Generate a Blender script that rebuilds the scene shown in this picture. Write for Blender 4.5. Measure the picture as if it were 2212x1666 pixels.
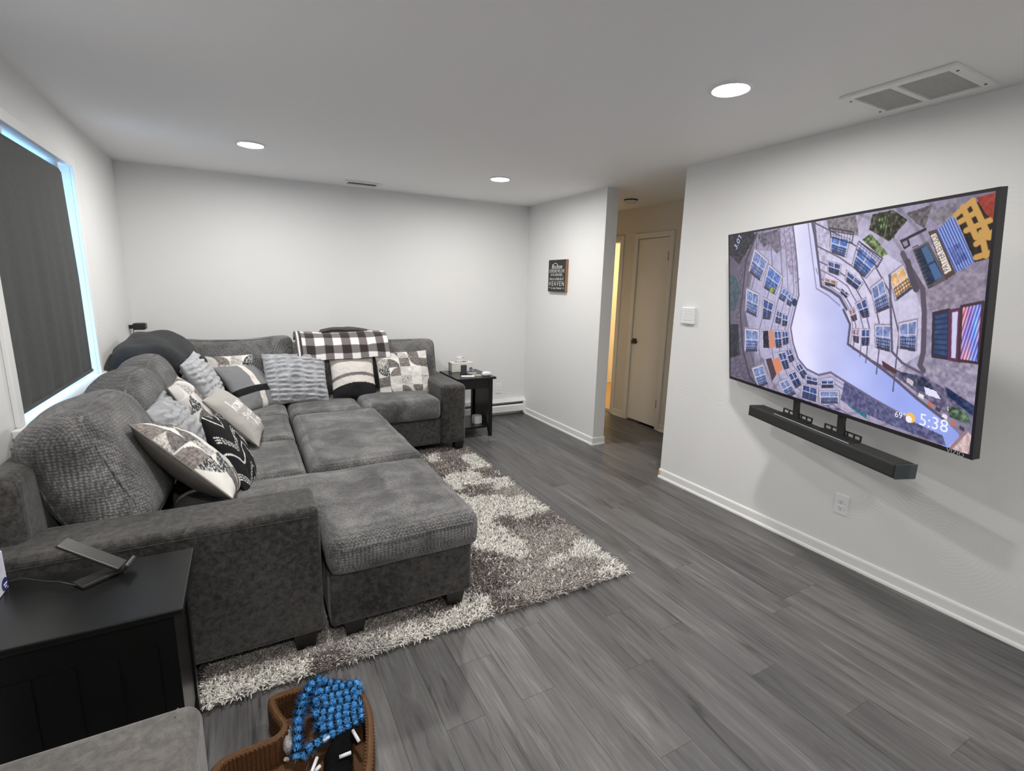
import bpy, bmesh, math, random
import numpy as np
from mathutils import Vector, Matrix

for o in list(bpy.data.objects): bpy.data.objects.remove(o)
SC = bpy.context.scene
COL = SC.collection
random.seed(4); RNG = np.random.default_rng(4)

# ------------------------------------------------------------------ camera
F_PX, YAW, PITCH, ROLL, CAM_H = 1069.5, 0.495828, 0.198658, 0.0260939, 1.5172
fw = Vector((math.sin(YAW)*math.cos(PITCH), math.cos(YAW)*math.cos(PITCH), -math.sin(PITCH)))
r0 = Vector((math.cos(YAW), -math.sin(YAW), 0)); u0 = r0.cross(fw)
rv = r0*math.cos(ROLL) + u0*math.sin(ROLL); uv_ = -r0*math.sin(ROLL) + u0*math.cos(ROLL)
cd = bpy.data.cameras.new('camera'); cam = bpy.data.objects.new('camera', cd); COL.objects.link(cam)
cd.sensor_fit = 'HORIZONTAL'; cd.sensor_width = 36.0; cd.lens = 36.0*F_PX/2212.0; cd.clip_start = 0.02
M = Matrix((( rv.x, uv_.x, -fw.x, 0), (rv.y, uv_.y, -fw.y, 0), (rv.z, uv_.z, -fw.z, CAM_H), (0, 0, 0, 1)))
cam.matrix_world = M
SC.camera = cam

# ------------------------------------------------------------------ world, exposure
EXPO = 0.0
LAMP = 385.0          # radiance of the ceiling discs
SC.view_settings.view_transform = 'Standard'; SC.view_settings.look = 'None'
SC.view_settings.exposure = EXPO; SC.view_settings.gamma = 1.0; SC.view_settings.use_curve_mapping = False
w = bpy.data.worlds.new('daylight'); SC.world = w; w.use_nodes = True
bg = w.node_tree.nodes['Background']; bg.inputs[0].default_value = (0.32, 0.62, 1.0, 1); bg.inputs[1].default_value = 7.0

# ------------------------------------------------------------------ room dimensions (metres)
XL, XR, YB, CH = -0.826, 2.933, 5.124, 2.40
YF = -2.2                      # wall behind the camera
HX0, HX1 = 3.065, 3.92         # hallway
OP0, OP1 = 2.816, 3.727        # hallway opening in the right wall
HY0, HY1 = 1.4, 6.3

# ------------------------------------------------------------------ helpers
WL = {}
def col4(c): return (c[0], c[1], c[2], 1.0)
def s2l(c):
    c = np.asarray(c, float)/255.0
    return np.where(c <= 0.04045, c/12.92, ((c+0.055)/1.055)**2.4)
def S(r, g, b): return tuple(float(x) for x in s2l((r, g, b)))

def link(o, parent, loc):
    COL.objects.link(o)
    loc = Vector(loc)
    WL[o.name] = loc
    if parent is not None:
        o.parent = parent; o.location = loc - WL[parent.name]
    else: o.location = loc
    return o
def tag(o, label=None, cat=None, group=None, kind=None):
    if label: o['label'] = label
    if cat: o['category'] = cat
    if group: o['group'] = group
    if kind: o['kind'] = kind
    return o
def thing(name, loc, label, cat, group=None):
    o = bpy.data.objects.new(name, None); o.empty_display_size = 0.05
    link(o, None, loc); return tag(o, label, cat, group)
def mobj(name, V, Fs, mat, parent=None, smooth=False, colors=None, origin=None, bevel=None):
    """V world coordinates; object origin at the centre of the bounding box's base."""
    V = np.asarray(V, np.float64).reshape(-1, 3)
    if origin is None:
        mn, mx = V.min(0), V.max(0); origin = ((mn[0]+mx[0])/2, (mn[1]+mx[1])/2, mn[2])
    L = V - np.array(origin)
    me = bpy.data.meshes.new(name)
    if isinstance(Fs, np.ndarray):
        k = Fs.shape[1]; n = len(Fs)
        me.vertices.add(len(L)); me.vertices.foreach_set('co', L.astype(np.float32).ravel())
        me.loops.add(n*k); me.loops.foreach_set('vertex_index', Fs.astype(np.int32).ravel())
        me.polygons.add(n); me.polygons.foreach_set('loop_start', np.arange(0, n*k, k, dtype=np.int32))
        me.update(calc_edges=True)
    else:
        me.from_pydata([tuple(p) for p in L], [], [tuple(f) for f in Fs])
    if bevel:
        bm = bmesh.new(); bm.from_mesh(me)
        bmesh.ops.bevel(bm, geom=bm.edges[:], offset=bevel[0], segments=bevel[1], profile=0.5, affect='EDGES', clamp_overlap=True)
        bm.to_mesh(me); bm.free()
    me.validate()
    if smooth: me.polygons.foreach_set('use_smooth', np.ones(len(me.polygons), dtype=bool))
    if colors is not None:
        a = me.color_attributes.new('Col', 'FLOAT_COLOR', 'POINT')
        c = np.ones((len(V), 4), np.float32); c[:, :3] = colors
        a.data.foreach_set('color', c.ravel())
    if mat: me.materials.append(mat)
    o = bpy.data.objects.new(name, me)
    return link(o, parent, origin)

BOXF = [(0,3,2,1),(4,5,6,7),(0,1,5,4),(1,2,6,5),(2,3,7,6),(3,0,4,7)]
def boxv(x0, y0, z0, x1, y1, z1):
    return [(x0,y0,z0),(x1,y0,z0),(x1,y1,z0),(x0,y1,z0),(x0,y0,z1),(x1,y0,z1),(x1,y1,z1),(x0,y1,z1)]
class MB:
    def __init__(s): s.V = []; s.F = []
    def add(s, V, Fs):
        n = len(s.V); s.V += [tuple(p) for p in V]; s.F += [tuple(i+n for i in f) for f in Fs]; return s
    def box(s, *a): return s.add(boxv(*a), BOXF)
    def fbox(s, fr, x0, y0, z0, x1, y1, z1):      # box in a local frame (origin, ex, ey, ez)
        o, ex, ey, ez = [np.asarray(q, float) for q in fr]
        return s.add([o+ex*p[0]+ey*p[1]+ez*p[2] for p in boxv(x0,y0,z0,x1,y1,z1)], BOXF)
    def tube(s, pts, r, n=8, closed=False, cap=True):
        pts = [np.asarray(p, float) for p in pts]; m = len(pts)
        rr = r if hasattr(r, '__len__') else [r]*m
        base = len(s.V); prev = None
        for i, p in enumerate(pts):
            a = pts[(i-1) % m] if (closed or i > 0) else p; b = pts[(i+1) % m] if (closed or i < m-1) else p
            t = b-a; t /= np.linalg.norm(t)+1e-12
            if prev is None:
                ref = np.array([0,0,1.]) if abs(t[2]) < .9 else np.array([1.,0,0])
                e1 = np.cross(t, ref)
            else: e1 = prev - t*(prev@t)
            e1 /= np.linalg.norm(e1)+1e-12; prev = e1; e2 = np.cross(t, e1)
            for k in range(n):
                a_ = 2*math.pi*k/n
                s.V.append(tuple(p + rr[i]*(math.cos(a_)*e1+math.sin(a_)*e2)))
        for i in range(m if closed else m-1):
            for k in range(n):
                a0 = base+i*n+k; a1 = base+i*n+(k+1) % n
                b0 = base+((i+1) % m)*n+k; b1 = base+((i+1) % m)*n+(k+1) % n
                s.F.append((a0, a1, b1, b0))
        if cap and not closed:
            s.F.append(tuple(base+k for k in range(n))[::-1]); s.F.append(tuple(base+(m-1)*n+k for k in range(n)))
        return s
    def cyl(s, c, r, z0, z1, n=24, r1=None):
        r1 = r if r1 is None else r1; b = len(s.V)
        for k in range(n):
            a = 2*math.pi*k/n; s.V.append((c[0]+r*math.cos(a), c[1]+r*math.sin(a), z0))
        for k in range(n):
            a = 2*math.pi*k/n; s.V.append((c[0]+r1*math.cos(a), c[1]+r1*math.sin(a), z1))
        for k in range(n): s.F.append((b+k, b+(k+1) % n, b+n+(k+1) % n, b+n+k))
        s.F.append(tuple(b+k for k in range(n))[::-1]); s.F.append(tuple(b+n+k for k in range(n))); return s
    def build(s, name, mat, parent=None, **k): return mobj(name, s.V, s.F, mat, parent, **k)
def box(name, a, mat, parent=None, bevel=None): return mobj(name, boxv(*a), BOXF, mat, parent, bevel=bevel)
def struct(o, label=None): o['kind'] = 'structure'; 
def prism(poly, x0, x1, axis):
    """extrude a 2-D polygon along an axis; poly given in the other two axes' order"""
    n = len(poly); V = []
    for t in (x0, x1):
        for p in poly:
            q = [0,0,0]; j = [i for i in range(3) if i != axis]
            q[axis] = t; q[j[0]] = p[0]; q[j[1]] = p[1]; V.append(tuple(q))
    Fs = [tuple(range(n))[::-1], tuple(range(n, 2*n))] + [(i, (i+1) % n, n+(i+1) % n, n+i) for i in range(n)]
    return V, Fs

# value noise -----------------------------------------------------
_T = np.random.default_rng(9).random((32, 32, 32))
def vnoise(P):
    P = np.asarray(P, float); i = np.floor(P).astype(int); f = P-i; f = f*f*(3-2*f); i = i % 32; j = (i+1) % 32
    X, Y, Z = f[..., 0], f[..., 1], f[..., 2]
    g = lambda a, b, c: _T[a[..., 0], b[..., 1], c[..., 2]]
    x00 = g(i,i,i)*(1-X)+g(j,i,i)*X; x10 = g(i,j,i)*(1-X)+g(j,j,i)*X
    x01 = g(i,i,j)*(1-X)+g(j,i,j)*X; x11 = g(i,j,j)*(1-X)+g(j,j,j)*X
    return (x00*(1-Y)+x10*Y)*(1-Z)+(x01*(1-Y)+x11*Y)*Z
def fbm(P, oct=3):
    s = 0; a = .5; P = np.asarray(P, float).copy()
    for k in range(oct): s = s+a*(vnoise(P+k*7.3)-.5); P = P*2.03; a *= .5
    return s

# ------------------------------------------------------------------ materials
MATS = {}
def nodes(m):
    m.use_nodes = True; nt = m.node_tree; return nt, nt.nodes, nt.links, nt.nodes['Principled BSDF']
def pmat(name, c, rough=0.6, metal=0, spec=0.5, noise=None, bump=None, sheen=0, emis=None, coords='Object'):
    """noise=(scale, amount[, stretch]); bump=(scale, strength, distance)"""
    m = bpy.data.materials.new(name); nt, N, Lk, b = nodes(m)
    b.inputs['Base Color'].default_value = col4(c); b.inputs['Roughness'].default_value = rough
    b.inputs['Metallic'].default_value = metal; b.inputs['Specular IOR Level'].default_value = spec
    if sheen: b.inputs['Sheen Weight'].default_value = sheen; b.inputs['Sheen Roughness'].default_value = .5
    if emis: b.inputs['Emission Color'].default_value = col4(emis[0]); b.inputs['Emission Strength'].default_value = emis[1]
    if noise or bump: tc = N.new('ShaderNodeTexCoord')
    if noise:
        mp = N.new('ShaderNodeMapping'); Lk.new(tc.outputs[coords], mp.inputs[0])
        if len(noise) > 2: mp.inputs['Scale'].default_value = noise[2]
        n = N.new('ShaderNodeTexNoise'); n.inputs['Scale'].default_value = noise[0]; n.inputs['Detail'].default_value = 5; n.inputs['Roughness'].default_value = .6
        Lk.new(mp.outputs[0], n.inputs['Vector'])
        r = N.new('ShaderNodeValToRGB'); r.color_ramp.elements[0].position = .3; r.color_ramp.elements[1].position = .7
        a = noise[1]; r.color_ramp.elements[0].color = col4([x*(1-a) for x in c]); r.color_ramp.elements[1].color = col4([min(1, x*(1+a)) for x in c])
        Lk.new(n.outputs['Fac'], r.inputs[0]); Lk.new(r.outputs[0], b.inputs['Base Color'])
    if bump:
        n2 = N.new('ShaderNodeTexNoise'); n2.inputs['Scale'].default_value = bump[0]; n2.inputs['Detail'].default_value = 4
        Lk.new(tc.outputs[coords], n2.inputs['Vector'])
        bp = N.new('ShaderNodeBump'); bp.inputs['Strength'].default_value = bump[1]; bp.inputs['Distance'].default_value = bump[2]
        Lk.new(n2.outputs['Fac'], bp.inputs['Height']); Lk.new(bp.outputs[0], b.inputs['Normal'])
    MATS[name] = m; return m
def cmat(name, rough=.9, bump=None, sheen=0, emit=None, noise=None):
    """colour comes from the painted 'Col' attribute"""
    m = bpy.data.materials.new(name); nt, N, Lk, b = nodes(m)
    a = N.new('ShaderNodeVertexColor'); a.layer_name = 'Col'
    b.inputs['Roughness'].default_value = rough; b.inputs['Specular IOR Level'].default_value = .25
    if emit:
        b.inputs['Base Color'].default_value = (.01,.01,.01,1); Lk.new(a.outputs[0], b.inputs['Emission Color']); b.inputs['Emission Strength'].default_value = emit
    else: Lk.new(a.outputs[0], b.inputs['Base Color'])
    if sheen: b.inputs['Sheen Weight'].default_value = sheen
    if bump:
        tc = N.new('ShaderNodeTexCoord'); n2 = N.new('ShaderNodeTexNoise'); n2.inputs['Scale'].default_value = bump[0]; n2.inputs['Detail'].default_value = 3
        Lk.new(tc.outputs['Object'], n2.inputs['Vector']); bp = N.new('ShaderNodeBump'); bp.inputs['Strength'].default_value = bump[1]; bp.inputs['Distance'].default_value = bump[2]
        Lk.new(n2.outputs['Fac'], bp.inputs['Height']); Lk.new(bp.outputs[0], b.inputs['Normal'])
    return m

def wall_mat(name, c, swirl=.35):
    m = bpy.data.materials.new(name); nt, N, Lk, b = nodes(m)
    b.inputs['Base Color'].default_value = col4(c); b.inputs['Roughness'].default_value = .62; b.inputs['Specular IOR Level'].default_value = .3
    tc = N.new('ShaderNodeTexCoord')
    n = N.new('ShaderNodeTexNoise'); n.inputs['Scale'].default_value = 160; n.inputs['Detail'].default_value = 3
    v = N.new('ShaderNodeTexVoronoi'); v.inputs['Scale'].default_value = 2.3; v.inputs['Randomness'].default_value = 1
    wv = N.new('ShaderNodeMath'); wv.operation = 'SINE'
    ml = N.new('ShaderNodeMath'); ml.operation = 'MULTIPLY'; ml.inputs[1].default_value = 150
    msk = N.new('ShaderNodeTexNoise'); msk.inputs['Scale'].default_value = 1.7; msk.inputs['Detail'].default_value = 3
    rp = N.new('ShaderNodeValToRGB'); rp.color_ramp.elements[0].position = .53; rp.color_ramp.elements[1].position = .68
    mm = N.new('ShaderNodeMath'); mm.operation = 'MULTIPLY'; ad = N.new('ShaderNodeMath'); ad.operation = 'MULTIPLY_ADD'; ad.inputs[1].default_value = swirl
    for q in (n, v, msk): Lk.new(tc.outputs['Object'], q.inputs['Vector'])
    Lk.new(v.outputs['Distance'], ml.inputs[0]); Lk.new(ml.outputs[0], wv.inputs[0]); Lk.new(msk.outputs['Fac'], rp.inputs[0])
    Lk.new(wv.outputs[0], mm.inputs[0]); Lk.new(rp.outputs[0], mm.inputs[1]); Lk.new(mm.outputs[0], ad.inputs[0]); Lk.new(n.outputs['Fac'], ad.inputs[2])
    bp = N.new('ShaderNodeBump'); bp.inputs['Strength'].default_value = .12; bp.inputs['Distance'].default_value = .004
    Lk.new(ad.outputs[0], bp.inputs['Height']); Lk.new(bp.outputs[0], b.inputs['Normal'])
    return m
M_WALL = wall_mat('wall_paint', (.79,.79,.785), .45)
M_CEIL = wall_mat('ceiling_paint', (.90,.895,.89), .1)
M_HALL = wall_mat('hall_tan', (.76,.71,.63), .1)  # hallway walls get a mild tan base colour
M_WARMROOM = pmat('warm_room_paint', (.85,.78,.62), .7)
M_TRIM = pmat('white_trim', (.84,.84,.83), .38)
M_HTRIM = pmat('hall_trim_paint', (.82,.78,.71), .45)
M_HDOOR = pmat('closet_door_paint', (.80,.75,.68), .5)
M_BLACK = pmat('black_lacquer', (.006,.0062,.0065), .28, bump=(300,.05,.001))
M_BLACKM = pmat('matte_black_metal', (.012,.012,.013), .45)
M_PLAST = pmat('black_plastic', (.014,.015,.016), .4)
M_DGREY = pmat('dark_grey_plastic', (.045,.05,.055), .5)
M_WPLAS = pmat('white_plastic', (.82,.83,.85), .35)
M_SLOT = pmat('dark_slot', (.02,.02,.02), .8)
M_GRILLE = pmat('grey_grille', (.50,.50,.49), .7)
M_GLASS = None

def floor_mat():
    m = bpy.data.materials.new('grey_vinyl_plank'); nt, N, Lk, b = nodes(m)
    tc = N.new('ShaderNodeTexCoord'); oi = N.new('ShaderNodeObjectInfo')
    mulr = N.new('ShaderNodeMath'); mulr.operation = 'MULTIPLY'; mulr.inputs[1].default_value = 97.0; Lk.new(oi.outputs['Random'], mulr.inputs[0])
    cx = N.new('ShaderNodeCombineXYZ'); Lk.new(mulr.outputs[0], cx.inputs[0]); Lk.new(mulr.outputs[0], cx.inputs[1])
    ad = N.new('ShaderNodeVectorMath'); ad.operation = 'ADD'; Lk.new(tc.outputs['Object'], ad.inputs[0]); Lk.new(cx.outputs[0], ad.inputs[1])
    def nz(sc, scale, det, dist=0):
        mp = N.new('ShaderNodeMapping'); mp.inputs['Scale'].default_value = sc; Lk.new(ad.outputs[0], mp.inputs[0])
        n = N.new('ShaderNodeTexNoise'); n.inputs['Scale'].default_value = scale; n.inputs['Detail'].default_value = det; n.inputs['Roughness'].default_value = .62; n.inputs['Distortion'].default_value = dist
        Lk.new(mp.outputs[0], n.inputs['Vector']); return n
    big = nz((1, .10, 1), 13, 5, 1.1); fine = nz((1, .035, 1), 80, 6)
    r1 = N.new('ShaderNodeValToRGB'); e = r1.color_ramp.elements
    e[0].position = .33; e[0].color = col4((0.051,0.049,0.051)); e[1].position = .68; e[1].color = col4((0.218,0.211,0.204))
    k = r1.color_ramp.elements.new(.42); k.color = col4((0.099,0.095,0.095)); k = r1.color_ramp.elements.new(.56); k.color = col4((0.141,0.138,0.136))
    mx0 = N.new('ShaderNodeMix'); mx0.data_type = 'FLOAT'; mx0.inputs[0].default_value = .36; Lk.new(big.outputs['Fac'], mx0.inputs[2]); Lk.new(fine.outputs['Fac'], mx0.inputs[3])
    Lk.new(mx0.outputs[0], r1.inputs[0])
    rm = N.new('ShaderNodeMapRange'); rm.inputs[3].default_value = .80; rm.inputs[4].default_value = 1.22; Lk.new(oi.outputs['Random'], rm.inputs[0])
    sc = N.new('ShaderNodeVectorMath'); sc.operation = 'SCALE'; Lk.new(r1.outputs[0], sc.inputs[0]); Lk.new(rm.outputs[0], sc.inputs['Scale'])
    stn = nz((1, .055, 1), 24, 4, 1.4); rs = N.new('ShaderNodeMapRange'); rs.inputs[1].default_value = .56; rs.inputs[2].default_value = .70; rs.inputs[3].default_value = 1.0; rs.inputs[4].default_value = .48; Lk.new(stn.outputs['Fac'], rs.inputs[0])
    sc2 = N.new('ShaderNodeVectorMath'); sc2.operation = 'SCALE'; Lk.new(sc.outputs[0], sc2.inputs[0]); Lk.new(rs.outputs[0], sc2.inputs['Scale']); sc = sc2
    Lk.new(sc.outputs[0], b.inputs['Base Color']); b.inputs['Roughness'].default_value = .42; b.inputs['Specular IOR Level'].default_value = .4
    bp = N.new('ShaderNodeBump'); bp.inputs['Strength'].default_value = .25; bp.inputs['Distance'].default_value = .001
    Lk.new(fine.outputs['Fac'], bp.inputs['Height']); Lk.new(bp.outputs[0], b.inputs['Normal'])
    return m
M_FLOOR = floor_mat()

def suede_mat(name, c, k=.45):
    m = bpy.data.materials.new(name); nt, N, Lk, b = nodes(m)
    tc = N.new('ShaderNodeTexCoord')
    n1 = N.new('ShaderNodeTexNoise'); n1.inputs['Scale'].default_value = 42; n1.inputs['Detail'].default_value = 7; n1.inputs['Roughness'].default_value = .74; n1.inputs['Distortion'].default_value = .35
    n2 = N.new('ShaderNodeTexNoise'); n2.inputs['Scale'].default_value = 3; n2.inputs['Detail'].default_value = 3
    Lk.new(tc.outputs['Object'], n1.inputs['Vector']); Lk.new(tc.outputs['Object'], n2.inputs['Vector'])
    mx = N.new('ShaderNodeMix'); mx.data_type = 'FLOAT'; mx.inputs[0].default_value = .3; Lk.new(n1.outputs['Fac'], mx.inputs[2]); Lk.new(n2.outputs['Fac'], mx.inputs[3])
    r = N.new('ShaderNodeValToRGB'); e = r.color_ramp.elements
    e[0].position = .41; e[0].color = col4([x*(1-k) for x in c]); e[1].position = .61; e[1].color = col4([x*(1+k) for x in c])
    Lk.new(mx.outputs[0], r.inputs[0]); Lk.new(r.outputs[0], b.inputs['Base Color'])
    b.inputs['Roughness'].default_value = .75; b.inputs['Specular IOR Level'].default_value = .25
    b.inputs['Sheen Weight'].default_value = .25; b.inputs['Sheen Roughness'].default_value = .45
    bp = N.new('ShaderNodeBump'); bp.inputs['Strength'].default_value = .5; bp.inputs['Distance'].default_value = .003
    Lk.new(n1.outputs['Fac'], bp.inputs['Height']); Lk.new(bp.outputs[0], b.inputs['Normal'])
    return m
M_SUEDE = suede_mat('charcoal_suede', (.055,.052,.049), .6)
M_CHAIR = suede_mat('grey_suede_chair', (.13,.122,.115), .3)

def chenille_mat(name, c):
    m = bpy.data.materials.new(name); nt, N, Lk, b = nodes(m)
    tc = N.new('ShaderNodeTexCoord')
    v = N.new('ShaderNodeTexVoronoi'); v.inputs['Scale'].default_value = 88; v.inputs['Randomness'].default_value = .35
    n1 = N.new('ShaderNodeTexNoise'); n1.inputs['Scale'].default_value = 5; n1.inputs['Detail'].default_value = 5; n1.inputs['Roughness'].default_value = .6; n1.inputs['Distortion'].default_value = .8
    n2 = N.new('ShaderNodeTexNoise'); n2.inputs['Scale'].default_value = 240; n2.inputs['Detail'].default_value = 2
    mp = N.new('ShaderNodeMapping'); mp.inputs['Scale'].default_value = (1, 1.5, 1); mp.inputs['Rotation'].default_value = (0, 0, .8)
    Lk.new(tc.outputs['Object'], mp.inputs[0]); Lk.new(mp.outputs[0], v.inputs['Vector'])
    Lk.new(tc.outputs['Object'], n1.inputs['Vector']); Lk.new(tc.outputs['Object'], n2.inputs['Vector'])
    r = N.new('ShaderNodeValToRGB'); e = r.color_ramp.elements
    e[0].position = .38; e[0].color = col4([x*.58 for x in c]); e[1].position = .64; e[1].color = col4([x*1.36 for x in c])
    Lk.new(n1.outputs['Fac'], r.inputs[0])
    r2 = N.new('ShaderNodeMapRange'); r2.inputs[1].default_value = 0; r2.inputs[2].default_value = .75; r2.inputs[3].default_value = 1.42; r2.inputs[4].default_value = .42; Lk.new(v.outputs['Distance'], r2.inputs[0])
    sc = N.new('ShaderNodeVectorMath'); sc.operation = 'SCALE'; Lk.new(r.outputs[0], sc.inputs[0]); Lk.new(r2.outputs[0], sc.inputs['Scale'])
    Lk.new(sc.outputs[0], b.inputs['Base Color'])
    b.inputs['Roughness'].default_value = .9; b.inputs['Specular IOR Level'].default_value = .15
    b.inputs['Sheen Weight'].default_value = .3; b.inputs['Sheen Roughness'].default_value = .4
    ma = N.new('ShaderNodeMath'); ma.operation = 'MULTIPLY_ADD'; ma.inputs[1].default_value = -1.0; Lk.new(v.outputs['Distance'], ma.inputs[0]); Lk.new(n2.outputs['Fac'], ma.inputs[2])
    bp = N.new('ShaderNodeBump'); bp.inputs['Strength'].default_value = .9; bp.inputs['Distance'].default_value = .006
    Lk.new(ma.outputs[0], bp.inputs['Height']); Lk.new(bp.outputs[0], b.inputs['Normal'])
    return m
M_CHEN = chenille_mat('charcoal_chenille', (.205,.202,.200))
M_FOOT = pmat('dark_wood_foot', (.012,.010,.009), .4)

# ================================================================== SETTING
# floor slab with planks as its pieces
fl = MB().box(XL-.1, YF-.1, -.12, HX1+.1, HY1, -.006).build('floor', pmat('floor_base', (.03,.03,.03), .8)); tag(fl, 'dark grey wood-look plank floor of the living room', kind='structure')
PW, PL = .1483, 1.245
rows0 = 1.85 - math.ceil((1.85-XL)/PW)*PW
known = {1.9983: 1.757, 1.7017: 2.292, 1.5534: 1.416, 1.405: 1.60, 2.295: 1.31, .96: 1.71, 1.108: .95}
rr = random.Random(11)
def plank(x0, x1, y0, y1):
    g = .0003; e = .0009
    x0 += g; x1 -= g; y0 += g; y1 -= g
    if x1-x0 < .012 or y1-y0 < .02: return
    zt = 0.0
    V = boxv(x0, y0, -.006, x1, y1, zt-e*.6)[:8] + [(x0+e, y0+e, zt), (x1-e, y0+e, zt), (x1-e, y1-e, zt), (x0+e, y1-e, zt)]
    Fq = [(0,1,5,4),(1,2,6,5),(2,3,7,6),(3,0,4,7),(4,5,9,8),(5,6,10,9),(6,7,11,10),(7,4,8,11),(8,9,10,11)]
    mobj('plank', V, Fq, M_FLOOR, fl)
def plank_row(x0, x1, ya, yb, joint):
    k = math.floor((ya-joint)/PL); y = joint + k*PL
    while y < yb:
        plank(x0, x1, max(y, ya), min(y+PL, yb)); y += PL
x = rows0
while x < HX1:
    xa, xb = x, x+PW
    j = next((v for k, v in known.items() if abs(k-xa) < .02), rr.uniform(0, PL))
    a, b_ = max(xa, XL), min(xb, XR)
    if b_-a > .01: plank_row(a, b_, -.9, YB, j)
    a, b_ = max(xa, XR), min(xb, HX0)
    if b_-a > .01: plank_row(a, b_, OP0, OP1, j)
    a, b_ = max(xa, HX0), min(xb, HX1)
    if b_-a > .01: plank_row(a, b_, HY0, HY1-.6, j)
    x += PW

ce = MB().box(XL-.1, YF-.1, CH, HX1+.1, HY1, CH+.1).build('ceiling', M_CEIL); tag(ce, 'plain white ceiling over the living room', kind='structure')
T = .10
# left wall with window hole
WY0, WY1, WZ0, WZ1 = 2.62, 3.875, .905, 2.12
wl = MB().box(XL-.14, YF-.1, 0, XL, WY0, CH).box(XL-.14, WY1, 0, XL, YB+.1, CH).box(XL-.14, WY0, 0, XL, WY1, WZ0).box(XL-.14, WY0, WZ1, XL, WY1, CH).build('wall_left', M_WALL)
tag(wl, 'white left wall with the shaded window', kind='structure')
tag(MB().box(XL, YB, 0, HX0, YB+.1, CH).build('wall_back', M_WALL), 'white wall behind the sofa', kind='structure')
tag(MB().box(XR, YF, 0, HX0, OP0, CH).build('wall_right', M_WALL), 'white wall behind the television', kind='structure')
tag(MB().box(XR, OP1, 0, HX0, YB, CH).build('wall_partition', M_WALL), 'white partition wall with the small sign, beside the hallway', kind='structure')
tag(MB().box(XL, YF-.1, 0, XR, YF, CH).build('wall_front', M_WALL), 'white wall at the near end of the room', kind='structure')
# hallway walls; the far one has a closet door and a lit doorway
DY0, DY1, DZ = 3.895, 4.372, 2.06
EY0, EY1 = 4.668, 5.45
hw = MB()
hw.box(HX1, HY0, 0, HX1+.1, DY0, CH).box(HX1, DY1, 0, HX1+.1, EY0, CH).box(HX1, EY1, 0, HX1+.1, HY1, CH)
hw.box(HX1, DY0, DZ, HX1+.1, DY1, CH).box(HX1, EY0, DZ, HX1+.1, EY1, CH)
tag(hw.build('wall_hall', M_HALL), 'tan hallway wall with the closet door', kind='structure')
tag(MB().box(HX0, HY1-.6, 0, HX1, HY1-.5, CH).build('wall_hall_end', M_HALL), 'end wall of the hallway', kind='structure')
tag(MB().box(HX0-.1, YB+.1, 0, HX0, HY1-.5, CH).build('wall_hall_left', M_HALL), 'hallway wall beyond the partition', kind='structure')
tag(MB().box(HX1+.1, DY0-.12, 0, HX1+.6, DY0-.04, CH).box(HX1+.6, DY0-.12, 0, HX1+.68, 4.38, CH).build('wall_closet', M_HALL), 'inside walls of the hallway closet', kind='structure')
tag(MB().box(HX1+.1, DY0-.12, CH, HX1+.68, 4.38, CH+.1).build('ceiling_closet', M_HALL), 'closet ceiling', kind='structure')
tag(MB().box(HX1+.1, DY0-.12, -.1, HX1+.68, 4.38, -.004).build('floor_closet', M_SLOT), 'closet floor', kind='structure')
tag(MB().box(HX0, HY0-.1, 0, HX1, HY0, CH).build('wall_hall_near', M_HALL), 'near end wall of the hallway', kind='structure')
# lit room beyond the hallway
X2 = 5.6
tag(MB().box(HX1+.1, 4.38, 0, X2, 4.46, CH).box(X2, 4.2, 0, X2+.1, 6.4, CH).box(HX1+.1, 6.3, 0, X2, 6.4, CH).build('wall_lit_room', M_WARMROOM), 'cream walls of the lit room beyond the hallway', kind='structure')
tag(MB().box(HX1+.1, 4.2, CH, X2, 6.4, CH+.1).build('ceiling_lit_room', M_WARMROOM), 'ceiling of the lit room beyond the hallway', kind='structure')
tag(MB().box(HX1, 4.2, -.1, X2, 6.4, -.004).build('floor_lit_room', pmat('honey_wood', (.45,.27,.10), .5, noise=(14,.3,(1,8,1)))), 'honey wood floor of the lit room', kind='structure')
th = MB().box(HX1-.002, EY0, -.004, HX1+.10, EY1, .006).build('trim_4', pmat('threshold_grey', (.05,.06,.08), .5)); tag(th, 'dark threshold strip of the lit doorway', kind='structure')
tag(MB().box(X2-.02, 4.3, 0, X2-.001, 6.3, .012).build('baseboard_lit_room', M_SLOT), 'dark line at the foot of the lit room wall', kind='structure')

# baseboards with shoe moulding (profile extruded)
BP = [(0,0),(.020,0),(.020,.006),(.018,.013),(.014,.018),(.011,.020),(.011,.062),(.009,.070),(.005,.075),(0,.076)]
def baseboard(name, a, b, n, label, mat=M_TRIM):
    a = np.array(a, float); b = np.array(b, float); n = np.array(n, float)
    m = len(BP); V = []
    for p in (a, b):
        for (d, z) in BP: V.append((p[0]+n[0]*d, p[1]+n[1]*d, z))
    Fs = [tuple(range(m))[::-1], tuple(range(m, 2*m))] + [(i, (i+1) % m, m+(i+1) % m, m+i) for i in range(m)]
    o = mobj(name, V, Fs, mat); tag(o, label, kind='structure'); return o
bR = baseboard('baseboard_right', (XR, YF), (XR, OP0+.004), (-1,0), 'white baseboard along the television wall')
mobj('unpainted_end', boxv(XR-.0125, OP0-.014, .024, XR-.0105, OP0+.005, .062), BOXF, pmat('yellow_tape', (.75,.5,.12), .6), bR)['label'] = 'yellow unpainted patch at the end of the baseboard'
baseboard('baseboard_partition', (XR, OP1-.012), (XR, YB), (-1,0), 'white baseboard under the small sign')
baseboard('baseboard_partition_end', (XR-.012, OP1), (HX0+.008, OP1), (0,-1), 'white baseboard wrapping the end of the partition wall')
baseboard('baseboard_left', (XL, YF), (XL, YB), (1,0), 'white baseboard along the window wall')
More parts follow.
